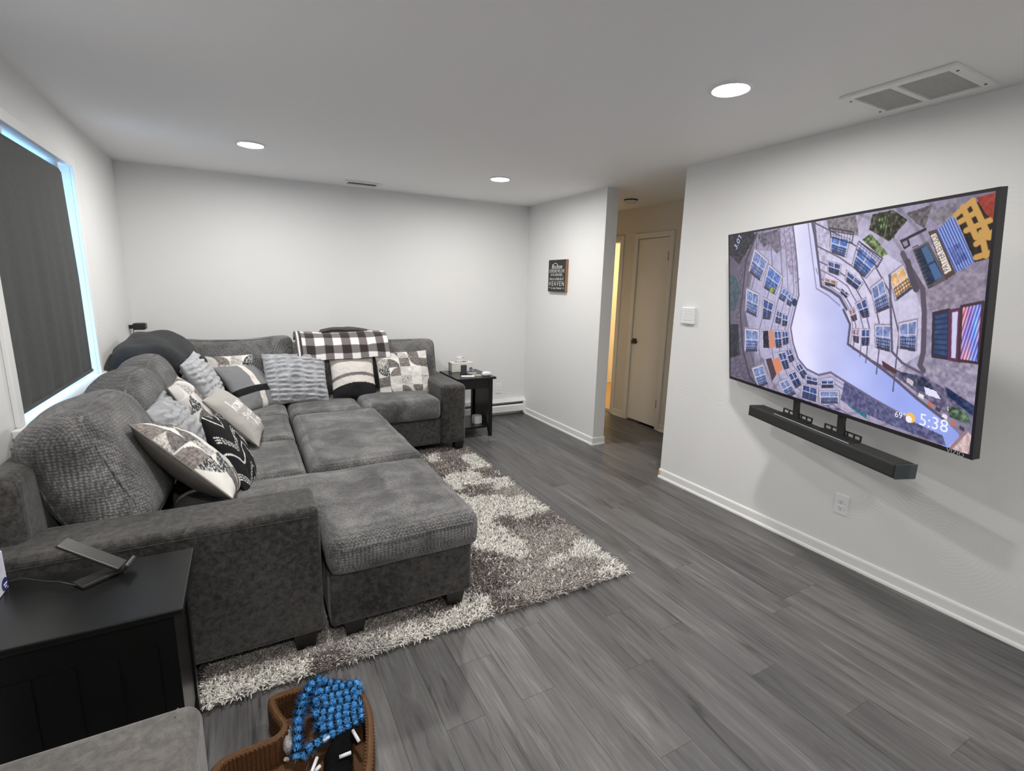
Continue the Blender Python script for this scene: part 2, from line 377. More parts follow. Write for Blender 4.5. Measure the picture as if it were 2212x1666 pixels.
baseboard('baseboard_hall', (HX1, HY0), (HX1, DY0-.06), (-1,0), 'hallway baseboard right of the closet door', M_HTRIM)
baseboard('baseboard_hall_middle', (HX1, DY1+.06), (HX1, EY0-.058), (-1,0), 'hallway baseboard between closet door and lit doorway', M_HTRIM)

# window: casing, jamb liner, sill, sash, pane
wi = bpy.data.objects.new('window_1', None); link(wi, None, (XL, (WY0+WY1)/2, WZ0)); tag(wi, 'white-cased window in the left wall behind the dark blind', kind='structure')
cw, ct = .055, .018; WS = WZ0+.0127
for nm, a in (('casing', (XL, WY0-cw, WS, XL+ct, WY0, WZ1+cw)), ('casing', (XL, WY1, WS, XL+ct, WY1+cw, WZ1+cw)), ('casing', (XL, WY0, WZ1, XL+ct, WY1, WZ1+cw))):
    box(nm, a, M_TRIM, wi, bevel=(.004, 2))
box('sill', (XL-.10, WY0+.0005, WZ0+.0005, XL+.055, WY1-.0005, WZ0+.012), M_TRIM, wi)
box('stool', (XL+.0005, WY0-.1, WZ0-.022, XL+.056, WY1+.13, WZ0+.0125), M_TRIM, wi, bevel=(.005, 2))
M_SASH = pmat('white_vinyl_sash', (.8,.82,.85), .4)
sx = XL-.105
mb = MB(); fwid = .05
mb.box(sx-.03, WY0, WZ0, sx, WY0+fwid, WZ1).box(sx-.03, WY1-fwid, WZ0, sx, WY1, WZ1).box(sx-.03, WY0+fwid, WZ0, sx, WY1-fwid, WZ0+fwid).box(sx-.03, WY0+fwid, WZ1-fwid, sx, WY1-fwid, WZ1).box(sx-.03, WY0+fwid, 1.49, sx, WY1-fwid, 1.53)
sash = mb.build('sash', M_SASH, wi)
gm = bpy.data.materials.new('window_glass'); nt, N, Lk, b = nodes(gm)
tr = N.new('ShaderNodeBsdfTransparent'); gl = N.new('ShaderNodeBsdfGlossy'); gl.inputs['Roughness'].default_value = .02
ms = N.new('ShaderNodeMixShader'); ms.inputs[0].default_value = .06; Lk.new(tr.outputs[0], ms.inputs[1]); Lk.new(gl.outputs[0], ms.inputs[2]); Lk.new(ms.outputs[0], N['Material Output'].inputs[0])
for z0, z1 in ((WZ0+fwid, 1.49), (1.53, WZ1-fwid)):
    box('pane', (sx-.02, WY0+fwid, z0, sx-.014, WY1-fwid, z1), gm, sash)

# closet door and casings
d1 = bpy.data.objects.new('door_1', None); link(d1, None, (HX1, (DY0+DY1)/2, 0)); tag(d1, 'flat closet door with black lever and hinges in the hallway', kind='structure')
box('door_slab', (HX1+.004, DY0+.004, .022, HX1+.04, DY1-.004, DZ-.004), M_HDOOR, d1, bevel=(.002, 1))
def casing(parent, y0, y1, z, mat=M_HTRIM, wd=.058):
    for a in ((HX1-.016, y0-wd, 0, HX1, y0, z+wd), (HX1-.016, y1, 0, HX1, y1+wd, z+wd), (HX1-.016, y0, z, HX1, y1, z+wd)):
        box('casing', a, mat, parent, bevel=(.004, 2))
casing(d1, DY0, DY1, DZ)
for z in (1.86, .28): box('hinge', (HX1-.006, DY0-.004, z-.045, HX1+.005, DY0+.016, z+.045), M_BLACKM, d1)
hd = box('handle', (HX1-.010, DY1-.075, .905, HX1+.004, DY1-.018, .962), M_BLACKM, d1)
MB().tube([(HX1-.01, DY1-.05, .934), (HX1-.045, DY1-.05, .934)], .009, 10).tube([(HX1-.045, DY1-.045, .934), (HX1-.045, DY1-.14, .934)], .008, 10).build('lever', M_BLACKM, hd)
tr_ = bpy.data.objects.new('trim_1', None); link(tr_, None, (HX1, (EY0+EY1)/2, 0)); tag(tr_, 'casing around the lit doorway in the hallway', kind='structure')
casing(tr_, EY0, EY1, DZ)
box('jamb', (HX1, EY0-.001, 0, HX1+.1, EY0+.012, DZ), M_HTRIM, tr_)
box('jamb', (HX1, EY0, DZ-.012, HX1+.1, EY1, DZ), M_HTRIM, tr_)

# ================================================================== LAMPS
M_LED = bpy.data.materials.new('led_diffuser'); nt, N, Lk, b = nodes(M_LED)
b.inputs['Emission Color'].default_value = (1.0, .975, .942, 1); b.inputs['Emission Strength'].default_value = LAMP
def downlight(x, y, label):
    t = thing('recessed_ceiling_light', (x, y, CH-.012), label, 'ceiling light', 'recessed ceiling lights')
    n = 40; V = []; Fs = []
    for (r, z) in ((.094, CH), (.092, CH-.006), (.080, CH-.010), (.074, CH-.006)):
        V += [(x+r*math.cos(2*math.pi*k/n), y+r*math.sin(2*math.pi*k/n), z) for k in range(n)]
    for i in range(3): Fs += [(i*n+k, i*n+(k+1) % n, (i+1)*n+(k+1) % n, (i+1)*n+k) for k in range(n)]
    mobj('trim_ring', V, Fs, M_TRIM, t, smooth=True)
    V = [(x+.0745*math.cos(2*math.pi*k/n), y+.0745*math.sin(2*math.pi*k/n), CH-.0065) for k in range(n)]
    mobj('diffuser', V, [tuple(range(n))[::-1]], M_LED, t)
downlight(.117, 3.975, 'round ceiling light above the back-left corner of the sofa')
downlight(1.982, 3.972, 'round ceiling light nearest the hallway and partition wall')
downlight(1.972, 1.68, 'large bright ceiling light nearest the television')
downlight(.117, 1.68, 'round ceiling light over the near end of the sofa')
downlight(1.972, -.62, 'round ceiling light behind the viewer on the television side')
downlight(.117, -.62, 'round ceiling light behind the viewer on the window side')
# lamp in the lit room beyond the hall
lr = thing('flush_ceiling_lamp', (4.75, 5.2, CH-.06), 'warm flush ceiling lamp of the lit room beyond the hallway', 'lamp')
ml_ = bpy.data.materials.new('warm_lamp'); nt, N, Lk, b = nodes(ml_); b.inputs['Emission Color'].default_value = (1, .82, .56, 1); b.inputs['Emission Strength'].default_value = 95
MB().cyl((4.75, 5.2), .14, CH-.06, CH-.001, 24, .16).build('globe', ml_, lr, smooth=False)

# ================================================================== CEILING FIXTURES
def frame_box(mb, x0, y0, x1, y1, wd, z0, z1):
    mb.box(x0, y0, z0, x1, y0+wd, z1).box(x0, y1-wd, z0, x1, y1, z1).box(x0, y0+wd, z0, x0+wd, y1-wd, z1).box(x1-wd, y0+wd, z0, x1, y1-wd, z1)
vt = thing('return_air_grille', (2.655, 1.275, CH-.014), 'large white ceiling return grille with two grey panels above the television', 'vent')
mb = MB(); frame_box(mb, 2.468, 1.058, 2.842, 1.492, .040, CH-.012, CH-.0005); mb.build('frame', M_TRIM, vt)
ymid = 1.292
box('divider', (2.508, ymid-.012, CH-.012, 2.802, ymid+.012, CH-.0005), M_TRIM, vt)
for y0, y1 in ((1.098, ymid-.012), (ymid+.012, 1.452)):
    g = box('grille_panel', (2.508, y0, CH-.005, 2.802, y1, CH-.001), M_GRILLE, vt)
    mb = MB()
    k = int((y1-y0)/.008)
    for i in range(k): yy = y0+.004+i*.008; mb.box(2.508, yy-.0015, CH-.0062, 2.802, yy+.0015, CH-.005)
    o = mb.build('louvers', M_GRILLE, g); o['kind'] = 'stuff'
for (sx_, sy_) in ((2.53, 1.472), (2.78, 1.472), (2.53, 1.078), (2.78, 1.078)): MB().cyl((sx_, sy_), .005, CH-.014, CH-.012, 10).build('screw', M_DGREY, vt)
rg = thing('ceiling_register', (1.03, 4.885, CH-.012), 'small slatted ceiling vent near the back wall', 'vent')
mb = MB(); frame_box(mb, .872, 4.80, 1.192, 4.965, .030, CH-.010, CH-.0005); mb.build('frame', M_TRIM, rg)
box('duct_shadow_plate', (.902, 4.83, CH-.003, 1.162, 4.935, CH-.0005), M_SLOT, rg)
for i in range(13):
    xx = .914+i*.0197
    V = [(xx-.003,4.83,CH-.010),(xx,4.83,CH-.010),(xx+.009,4.83,CH-.003),(xx+.006,4.83,CH-.003)]; V += [(p[0],4.935,p[2]) for p in V]
    mobj('slat', V, [(0,1,2,3),(7,6,5,4),(0,4,5,1),(1,5,6,2),(2,6,7,3),(3,7,4,0)], M_TRIM, rg)
sd = thing('smoke_detector', (3.52, 4.09, CH-.045), 'white smoke detector on the hallway ceiling', 'smoke detector')
MB().cyl((3.52, 4.09), .055, CH-.038, CH-.012, 28, .068).build('body', M_HTRIM, sd)
MB().cyl((3.52, 4.09), .070, CH-.012, CH-.0005, 28).build('base', M_SLOT, sd)
MB().cyl((3.52, 4.09), .030, CH-.045, CH-.038, 20, .036).build('sounder', M_HTRIM, sd)

# ================================================================== WALL FITTINGS
def outlet(name, c, n, ex, label):
    """duplex outlet: c centre on wall, n outward normal, ex horizontal direction"""
    fr = (c, ex, n, (0,0,1)); t = thing(name, c, label, 'outlet')
    mobj('plate', MB().fbox(fr, -.0375, 0, -.058, .0375, .006, .058).V, BOXF, M_WPLAS, t, bevel=(.002, 2))
    for dz in (.0195, -.0195):
        s_ = mobj('socket', MB().fbox(fr, -.017, .006, dz-.014, .017, .0085, dz+.014).V, BOXF, M_WPLAS, t, bevel=(.001, 1))
        MB().fbox(fr, -.008, .0086, dz-.002, -.006, .0091, dz+.006).fbox(fr, .006, .0086, dz-.001, .008, .0091, dz+.006).fbox(fr, -.0025, .0086, dz-.010, .0025, .0091, dz-.006).build('slots', M_SLOT, s_)
outlet('wall_outlet', (XR, 1.426, .341), (-1,0,0), (0,-1,0), 'white duplex outlet low on the wall under the soundbar')
outlet('wall_outlet', (2.592, YB, .325), (0,-1,0), (1,0,0), 'white duplex outlet on the back wall above the baseboard heater')
sw = thing('light_switch', (XR, 2.665, 1.275), 'white two-column light switch plate between hallway and television', 'light switch')
fr = ((XR, 2.665, 1.333), (0,-1,0), (-1,0,0), (0,0,1))
mobj('plate', MB().fbox(fr, -.062, 0, -.062, .062, .022, .062).V, BOXF, M_WPLAS, sw, bevel=(.006, 2))
for i in (-1, 1):
    mobj('rocker', MB().fbox(fr, i*.022-.017, .022, -.034, i*.022+.017, .0245, .034).V, BOXF, M_WPLAS, sw, bevel=(.001, 1))
    for dz in (-.012, .012, .034): MB().fbox(fr, i*.022-.014, .0246, dz-.0009, i*.022+.014, .0250, dz+.0009).build('groove', M_GRILLE, sw)

# baseboard heater along the back wall
ht = thing('baseboard_heater', (1.2, YB-.04, 0), 'long white baseboard heater along the back wall', 'heater')
hx0, hx1 = -.30, XR-.035
V, Fs = prism([(YB-.060,.045),(YB-.058,.045),(YB-.058,.115),(YB-.058,.128),(YB-.070,.113),(YB-.070,.045)], hx0, hx1, 0); mobj('front_cover', V, Fs, M_TRIM, ht)
V, Fs = prism([(YB-.002,.03),(YB-.002,.196),(YB-.035,.196),(YB-.064,.160),(YB-.060,.158),(YB-.034,.190),(YB-.008,.190),(YB-.008,.03)], hx0, hx1, 0); mobj('back_cover', V, Fs, M_TRIM, ht)
box('fin_core', (hx0, YB-.052, .06, hx1, YB-.010, .13), pmat('heater_fins', (.10,.06,.045), .6), ht)
V, Fs = prism([(YB-.001,.015),(YB-.001,.199),(YB-.036,.199),(YB-.066,.166),(YB-.074,.112),(YB-.074,.015)], hx1, XR-.001, 0); mobj('end_cap', V, Fs, M_TRIM, ht, bevel=(.003, 1))

# corner speaker on wall bracket
sp = thing('satellite_speaker', (-.765, 4.99, 1.085), 'small black speaker on a wall bracket in the back-left corner', 'speaker')
box('cabinet', (-.815+.02, 4.93, 1.092, -.715, 5.02, 1.145), M_PLAST, sp, bevel=(.008, 2))
box('grille', (-.717, 4.937, 1.098, -.712, 5.013, 1.139), M_DGREY, sp)
box('bracket', (XL, 4.965, 1.10, -.79, 4.99, 1.13), M_PLAST, sp)
MB().tube([(-.80, 4.985, 1.095), (-.805, 4.99, 1.03), (-.80, 5.0, .90), (-.80, 5.0, .7)], .0025, 6).build('cable', M_DGREY, sp)

# roller blind
rb = thing('roller_blind', (XL-.015, 3.25, .94), 'dark charcoal roller blind drawn over the window', 'blind')
ny, nz = 60, 40; V = []
by0, by1, bz0, bz1 = 2.655, 3.80, .955, 2.072
yy, zz = np.meshgrid(np.linspace(by0, by1, ny), np.linspace(bz0, bz1, nz))
edge = .045*np.clip((zz-1.5)/(bz1-1.5), 0, 1)*((yy-by0)/(by1-by0))
wav = .004*np.sin(yy*23+zz*1.3)*(1-(zz-bz0)/(bz1-bz0))+.003*np.sin(yy*41+1)*(1-(zz-bz0)/(bz1-bz0))
V = np.stack([XL-.012+wav, yy-edge, zz], -1).reshape(-1, 3)
q = np.arange(ny*nz).reshape(nz, ny); Fq = np.stack([q[:-1,:-1], q[:-1,1:], q[1:,1:], q[1:,:-1]], -1).reshape(-1, 4)
V2 = V.copy(); V2[:, 0] -= .0015
M_BLIND = pmat('charcoal_blind_fabric', (.068,.070,.068), .8, noise=(40,.12), bump=(500,.15,.001))
mobj('fabric', np.vstack([V, V2]), np.vstack([Fq, Fq[:, ::-1]+ny*nz]), M_BLIND, rb, smooth=True)
box('hem_bar', (XL-.018, by0, .945, XL-.004, by1, .962), M_BLIND, rb, bevel=(.003, 2))
MB().tube([(XL-.035, by0+.005, 2.075), (XL-.035, by1-.05, 2.075)], .020, 16).build('roller', M_BLIND, rb, smooth=True)
for y in (2.95, 3.70): box('bracket', (XL-.06, y, 2.085, XL-.01, y+.022, WZ1), M_TRIM, rb)

# ================================================================== TEXT TO MESH
def text_mesh(body, size=1.0, shear=0, extrude=0, spacing=1.0):
    cu = bpy.data.curves.new('t', 'FONT'); cu.body = body; cu.size = size; cu.align_x = 'CENTER'; cu.align_y = 'CENTER'; cu.shear = shear; cu.space_character = spacing; cu.resolution_u = 3
    ob = bpy.data.objects.new('t', cu); COL.objects.link(ob); bpy.context.view_layer.update()
    me = bpy.data.meshes.new_from_object(ob.evaluated_get(bpy.context.evaluated_depsgraph_get()))
    V = np.array([v.co[:] for v in me.vertices]); Fs = [tuple(p.vertices) for p in me.polygons]
    bpy.data.objects.remove(ob); bpy.data.curves.remove(cu); bpy.data.meshes.remove(me); return V, Fs
def text_on(name, body, fr, cx, cz, width, mat, parent, height=None, shear=0, spacing=1.0, off=.001):
    """flat lettering in the plane of frame fr=(origin, ex, en, ez)"""
    V, Fs = text_mesh(body, 1.0, shear, 0, spacing)
    mn, mx = V.min(0), V.max(0); sx_ = width/(mx[0]-mn[0]); sy_ = sx_ if height is None else height/(mx[1]-mn[1]); c = (mn+mx)/2
    o, ex, en, ez = [np.asarray(q, float) for q in fr]
    W = [o+ex*((v[0]-c[0])*sx_+cx)+ez*((v[1]-c[1])*sy_+cz)+en*off for v in V]
    return mobj(name, W, Fs, mat, parent)

# small wall sign
sg = thing('wall_sign', (XR-.02, 4.445, 1.465), 'small black block sign with white lettering on the partition wall', 'sign')
SGX = .032
box('wood_block', (XR-SGX, 4.283, 1.468, XR, 4.607, 1.795), pmat('sign_wood_edge', (.32,.17,.08), .6, noise=(30,.2)), sg, bevel=(.002, 1))
mobj('black_face', boxv(XR-SGX-.002, 4.285, 1.470, XR-SGX+.0005, 4.605, 1.793), BOXF, pmat('chalkboard_black', (.022,.023,.022), .6), sg)
M_CHALK = pmat('chalk_white', (.75,.75,.74), .7)
fr = ((XR-SGX-.002, 4.445, 1.6315), (0,-1,0), (-1,0,0), (0,0,1))
for body, cz, wd, hh, shr in (('Because', .095, .20, .045, .35), ('SOMEONE WE LOVE', .049, .285, .034, 0), ('IS IN HEAVEN,', .009, .225, .030, 0), ('there is a little bit of', -.029, .27, .030, .25), ('HEAVEN', -.079, .28, .048, 0), ('in our home', -.124, .19, .026, .25)):
    text_on('lettering', body, fr, 0, cz, wd, M_CHALK, sg, height=hh, shear=shr, spacing=1.35 if body == 'HEAVEN' else 1.0)
for s_ in (-1, 1): MB().fbox(fr, s_*.128-.018, .0005, -.126, s_*.128+.018, .0012, -.122).build('dash', M_CHALK, sg)
MB().tube([np.array(fr[0])+np.array((0,-1,0))*(-.085+.11*t)+np.array((0,0,1))*(.098+.03*math.sin(t*math.pi)**.7)+np.array((-1,0,0))*.001 for t in np.linspace(0, 1, 10)], .003, 5).build('flourish', M_CHALK, sg)

# ================================================================== TELEVISION
SWV, TIL = math.radians(21.25), math.radians(7.27)
TN = np.array([-math.cos(SWV)*math.cos(TIL), math.sin(SWV)*math.cos(TIL), -math.sin(TIL)])
TR_ = np.array([-math.sin(SWV), -math.cos(SWV), 0.0]); TU = np.cross(TN, TR_); TU = TU if TU[2] > 0 else -TU
TC = np.array([2.480, 1.4555, 1.4078]); TW, TH = 1.58, .9218
tf = (TC, TR_, TN, TU)
tv = thing('television', (TC[0]+.06, TC[1], .93), 'large flat television swung out from the right wall, showing a street seen from below', 'television')
mobj('panel', MB().fbox(tf, -TW/2, -.030, -TH/2, TW/2, -.001, TH/2).V, BOXF, M_PLAST, tv, bevel=(.003, 2))
mb = MB(); bz = .011
for a in ((-TW/2, -TH/2, TW/2, -TH/2+.017), (-TW/2, TH/2-bz, TW/2, TH/2), (-TW/2, -TH/2+.017, -TW/2+bz, TH/2-bz), (TW/2-bz, -TH/2+.017, TW/2, TH/2-bz)):
    mb.fbox(tf, a[0], -.004, a[1], a[2], .0015, a[3])
mb.build('bezel', pmat('tv_bezel', (.012,.010,.014), .3), tv)
mobj('rear_housing', MB().fbox(tf, -.62, -.075, -.40, .62, -.030, .18).V, BOXF, M_PLAST, tv, bevel=(.012, 2))

# --- picture on the screen, drawn as flat colour on a fine grid; polygons are in pixels of a sketch of the screen
QC = np.array([(42,338),(1622,50),(60,1150),(1460,1612)], float)   # sketch corners TL TR BL BR
def homog(src, dst):
    A = []
    for (x, y), (u, v) in zip(src, dst):
        A.append([x,y,1,0,0,0,-u*x,-u*y,-u]); A.append([0,0,0,x,y,1,-v*x,-v*y,-v])
    return np.linalg.svd(np.array(A))[2][-1].reshape(3, 3)
HM = homog(QC, [(0,0),(1,0),(0,1),(1,1)])
def sk(p):
    p = np.asarray(p, float).reshape(-1, 2); q = np.c_[p, np.ones(len(p))]@HM.T; return q[:, :2]/q[:, 2:]
NX, NY = 600, 338
gu, gv = np.meshgrid(np.linspace(0, 1, NX), np.linspace(0, 1, NY)); ASP = 1.72
def inpoly(P):
    ins = np.zeros(gu.shape, bool); n = len(P)
    lo, hi = P.min(0), P.max(0)
    j0, j1 = max(0, int(lo[0]*(NX-1))-1), min(NX, int(hi[0]*(NX-1))+2); i0, i1 = max(0, int(lo[1]*(NY-1))-1), min(NY, int(hi[1]*(NY-1))+2)
    if j1 <= j0 or i1 <= i0: return ins
    U, Vv = gu[i0:i1, j0:j1], gv[i0:i1, j0:j1]; s_ = np.zeros(U.shape, bool)
    for k in range(n):
        x1, y1 = P[k]; x2, y2 = P[(k+1) % n]
        if abs(y2-y1) < 1e-12: continue
        c = ((y1 > Vv) != (y2 > Vv)) & (U < (x2-x1)*(Vv-y1)/(y2-y1)+x1); s_ ^= c
    ins[i0:i1, j0:j1] = s_; return ins
def seg_dist(a, b):
    dx, dy = (b[0]-a[0])*ASP, b[1]-a[1]; L2 = dx*dx+dy*dy+1e-12
    t = np.clip(((gu-a[0])*ASP*dx+(gv-a[1])*dy)/L2, 0, 1)
    return np.hypot((gu-a[0])*ASP-t*dx, gv-a[1]-t*dy)
IMG = np.zeros((NY, NX, 3))
cu_, cv_ = sk([(610, 800)])[0]
ang = np.arctan2(gv-cv_, (gu-cu_)*ASP); rad = np.hypot((gu-cu_)*ASP, gv-cv_)
nzs = fbm(np.stack([ang*5, rad*9, 0*ang], -1), 3); nz2 = fbm(np.stack([gu*130, gv*75, 0*gu], -1), 3)
t_ = np.clip((rad-.18)/.75, 0, 1)[..., None]
IMG[:] = (1-t_)*np.array([222,214,244])+t_*np.array([118,110,134])
IMG += (nzs*26+nz2*34)[..., None]
IMG *= (1-.20*np.clip((np.sin(rad*62)-.78)*4, 0, 1)*(rad < .8))[..., None]      # cornice rings
IMG *= (1-.16*np.clip((np.sin(ang*20+nzs*2)-.8)*4, 0, 1))[..., None]
left = gu < .17; IMG[left] *= .80
def poly(pts, c, n=0, mix=1.0, edge=None, ew=.004):
    P = sk(pts); m = inpoly(P); cc = np.array(c, float)+(n*(nz2*2))[..., None] if n else np.array(c, float)+0*IMG
    IMG[m] = IMG[m]*(1-mix)+cc[m]*mix
    if edge is not None:
        for k in range(len(P)): line2(P[k], P[(k+1) % len(P)], edge, ew)
def line2(a, b, c, wd):
    d = seg_dist(a, b); al = np.clip((wd-d)/.002+.5, 0, 1)[..., None]; IMG[:] = IMG*(1-al)+np.array(c, float)*al
def pline(pts, c, wd):
    P = sk(pts)
    for k in range(len(P)-1): line2(P[k], P[k+1], c, wd)
# pale facades, then dark corners
poly([(585,640),(640,300),(800,330),(1100,520),(1190,780),(1185,1010),(1000,1130),(750,965),(752,850),(700,690)], (212,206,234), 14, .72)
poly([(200,420),(330,420),(440,560),(450,680),(405,870),(430,1050),(560,1145),(640,1140),(720,1190),(690,1290),(430,1240),(200,1000),(140,780)], (184,180,214), 16, .66)
poly([(130,330),(200,330),(140,480),(125,640),(112,780),(130,1000),(190,1180),(150,1190),(90,1000),(85,700),(95,500)], (96,90,108), 40, .7)
poly([(1060,430),(1130,400),(1215,640),(1245,780),(1240,1040),(1190,1120),(1165,1060),(1180,780)], (150,142,164), 34, .7)
poly([(30,320),(160,300),(200,330),(100,500),(40,440)], (48,46,54), 40)
poly([(200,330),(330,290),(300,360),(240,400)], (96,92,108), 60)
poly([(320,300),(410,268),(425,380),(445,560),(400,560),(360,420)], (168,158,186), 60)
poly([(250,340),(330,300),(345,400),(320,440)], (120,112,130), 40)
poly([(520,245),(600,232),(610,420),(600,600),(575,620),(560,480)], (188,182,210), 50)
poly([(610,235),(780,205),(800,330),(620,290)], (128,120,128), 60)
poly([(880,200),(1000,170),(1090,230),(980,360),(860,290)], (60,62,46), 110)
poly([(1080,190),(1240,135),(1190,280),(1140,250)], (98,92,96), 50)
poly([(1200,200),(1400,90),(1380,190),(1270,260)], (128,122,134), 40)
poly([(1195,640),(1560,470),(1540,720),(1220,770)], (142,132,150), 40)
poly([(1190,1070),(1510,1080),(1500,1330),(1190,1130)], (150,142,164), 50)
poly([(45,560),(82,575),(112,650),(78,775),(50,770)], (70,86,98), 30)
poly([(46,850),(100,850),(112,1030),(58,1045)], (44,46,56), 30)
poly([(50,1050),(110,1040),(250,1290),(60,1160)], (98,92,112), 40)
# sky
poly([(410,262),(522,240),(540,330),(562,480),(580,625),(640,655),(690,690),(730,760),(752,850),(740,965),(850,1042),(1000,1155),(1150,1285),(1300,1400),(1395,1490),(1425,1620),(1300,1560),(1250,1490),(1100,1400),(900,1290),(720,1180),(640,1130),(570,1145),(500,1110),(450,1050),(420,960),(405,870),(430,760),(450,680),(438,500),(425,380)], (226,222,252))
skym = inpoly(sk([(410,262),(522,240),(540,330),(562,480),(580,625),(640,655),(690,690),(730,760),(752,850),(740,965),(850,1042),(1000,1155),(1150,1285),(1300,1400),(1395,1490),(1425,1620),(1300,1560),(1250,1490),(1100,1400),(900,1290),(720,1180),(640,1130),(570,1145),(500,1110),(450,1050),(420,960),(405,870),(430,760),(450,680),(438,500),(425,380)]))
tt = np.clip((gu-.40)/.45, 0, 1)[..., None]
skc = (1-tt)*np.array([228,224,252])+tt*np.array([152,168,240]); skc = skc+(fbm(np.stack([gu*9, gv*5, 0*gu], -1), 3)*36)[..., None]
IMG[skym] = skc[skym]
# string courses that follow the roof line
SKO = np.array([(540,330),(562,480),(580,625),(640,655),(690,690),(730,760),(752,850),(740,965)], float); SKL = np.array([(425,380),(438,500),(450,680),(430,760),(405,870),(420,960),(450,1050),(500,1110),(570,1145),(640,1130),(720,1180)], float)
for q_, cl in ((1.10,(150,142,172)),(1.22,(120,112,142)),(1.5,(128,120,150)),(1.75,(104,96,122)),(2.2,(96,88,112)),(2.9,(92,84,104))):
    pline((SKO-np.array([600,820]))*q_+np.array([600,820]), cl, .0035); pline((SKL-np.array([620,800]))*(1+(q_-1)*.75)+np.array([620,800]), cl, .003)
# eaves
EV = (92,86,108)
pline([(522,240),(540,330),(562,480),(580,625),(640,655),(690,690),(730,760)], EV, .008)
pline([(712,765),(752,850),(740,965),(850,1042),(1000,1155),(1150,1285),(1300,1400)], EV, .007)
pline([(410,262),(425,380),(438,500),(450,680),(430,760),(405,870),(420,960),(450,1050),(500,1110),(570,1145),(640,1130),(720,1180),(900,1290),(1100,1400)], (110,104,132), .006)
pline([(500,255),(530,480),(552,640),(620,680),(690,740)], (150,142,170), .004)
def win(P4, c=(88,112,172), fr=(212,206,226), bal=True, dark=(44,44,66)):
    P4 = np.array(P4, float); c0 = P4.mean(0)
    poly((P4-c0)*1.28+c0, (150,142,160)); poly((P4-c0)*1.12+c0, fr); poly(P4, c, 60)
    a, b_, c_, d_ = P4
    if bal: poly([d_, c_, c_+(c_-b_)*.16, d_+(d_-a)*.16], (70,66,88))
    pline([(a+b_)/2, (c_+d_)/2], fr, .0025); pline([(a+d_)/2, (b_+c_)/2], fr, .0022)
    if bal:
        for t in (.62, .78, .94): pline([d_*t+a*(1-t), c_*t+b_*(1-t)], dark, .0018)
        for t in np.linspace(0, 1, 7): pline([(a*(1-t)+b_*t)*.4+(d_*(1-t)+c_*t)*.6, d_*(1-t)+c_*t], dark, .0013)
B1, B2, B3 = (92,122,190), (66,84,140), (120,136,186)
for P4, c in (([(640,330),(738,352),(718,442),(640,415)], B1), ([(620,480),(692,500),(682,556),(625,536)], B2), ([(800,390),(908,482),(842,562),(772,500)], B1), ([(735,540),(818,604),(792,642),(728,592)], B2),
      ([(880,640),(942,592),(978,732),(905,765)], B3), ([(988,566),(1062,512),(1112,622),(1022,690)], (222,176,120)), ([(788,732),(842,702),(862,792),(820,802)], B2), ([(905,862),(986,862),(986,992),(908,972)], B3),
      ([(1048,852),(1140,832),(1136,986),(1048,972)], B3), ([(822,882),(866,882),(862,962),(822,962)], B2), ([(770,880),(802,880),(802,950),(772,942)], (150,120,140)),
      ([(192,422),(262,482),(226,582),(166,532)], B3), ([(276,512),(346,572),(312,662),(250,622)], B1), ([(150,652),(216,682),(206,792),(146,762)], B3), ([(246,702),(302,732),(286,812),(242,802)], B2),
      ([(146,882),(216,892),(212,992),(146,992)], B3), ([(325,772),(352,782),(346,842),(316,832)], B2), ([(360,792),(386,802),(382,852),(356,852)], B2), ([(310,892),(346,892),(352,972),(320,976)], B2), ([(356,892),(386,892),(392,952),(362,962)], B2),
      ([(335,1022),(372,1012),(396,1092),(366,1102)], B2), ([(378,1000),(405,995),(425,1050),(400,1065)], B2), ([(190,1112),(246,1092),(272,1182),(222,1202)], B3), ([(345,1192),(386,1172),(432,1242),(386,1266)], B3), ([(395,1142),(432,1126),(466,1192),(432,1212)], B2), ([(440,1092),(462,1080),(500,1140),(474,1158)], B2),
      ([(480,1202),(562,1226),(556,1292),(476,1266)], B2), ([(588,1180),(656,1180),(656,1216),(588,1216)], B2), ([(582,1242),(682,1242),(682,1302),(586,1302)], B3), ([(500,1150),(562,1166),(562,1200),(502,1190)], B2), ([(360,640),(392,660),(368,712),(336,692)], B1), ([(395,672),(418,690),(405,740),(380,725)], B1),
      ([(600,580),(668,600),(660,628),(604,615)], (170,120,90)), ([(700,640),(742,672),(728,694),(696,664)], B2), ([(745,770),(775,755),(790,815),(765,825)], (150,110,120))):
    win(P4, c)
# iron balconies at the top, shutters and doors
pline([(628,282),(770,306),(758,372),(636,336),(628,282)], (50,48,70), .003); pline([(630,300),(768,322)], (50,48,70), .002)
pline([(800,360),(940,460),(912,512),(788,410)], (60,58,90), .003); pline([(810,370),(930,470)], (60,58,90), .002)
for t in np.linspace(0, 1, 9):
    pline([(628+142*t, 282+24*t), (636+122*t, 336+36*t)], (60,58,80), .0013); pline([(800+140*t, 360+100*t), (788+124*t, 410+102*t)], (70,68,110), .0013)
poly([(820,350),(872,312),(972,432),(935,455)], (96,112,70), 140)
poly([(900,230),(960,210),(985,270),(930,290)], (88,110,60), 160)
for t in np.linspace(0, 1, 8): pline([(920+110*t, 190+30*t), (905+100*t, 290+45*t)], (40,38,36), .003)
poly([(1118,405),(1212,358),(1335,580),(1212,640)], (92,84,92)); poly([(1132,412),(1205,375),(1300,560),(1218,622)], (40,52,78), 30)
poly([(1170,400),(1205,380),(1250,470),(1210,490)], (74,104,140)); poly([(1215,500),(1252,482),(1298,565),(1255,590)], (74,104,150))
for t in np.linspace(0, 1, 12): pline([(1120+95*t, 395+240*t), (1150+95*t, 380+240*t)], (30,30,44), .002)
poly([(1212,300),(1262,283),(1378,548),(1318,585)], (84,66,60)); poly([(1226,322),(1258,308),(1352,528),(1312,552)], (226,216,206))
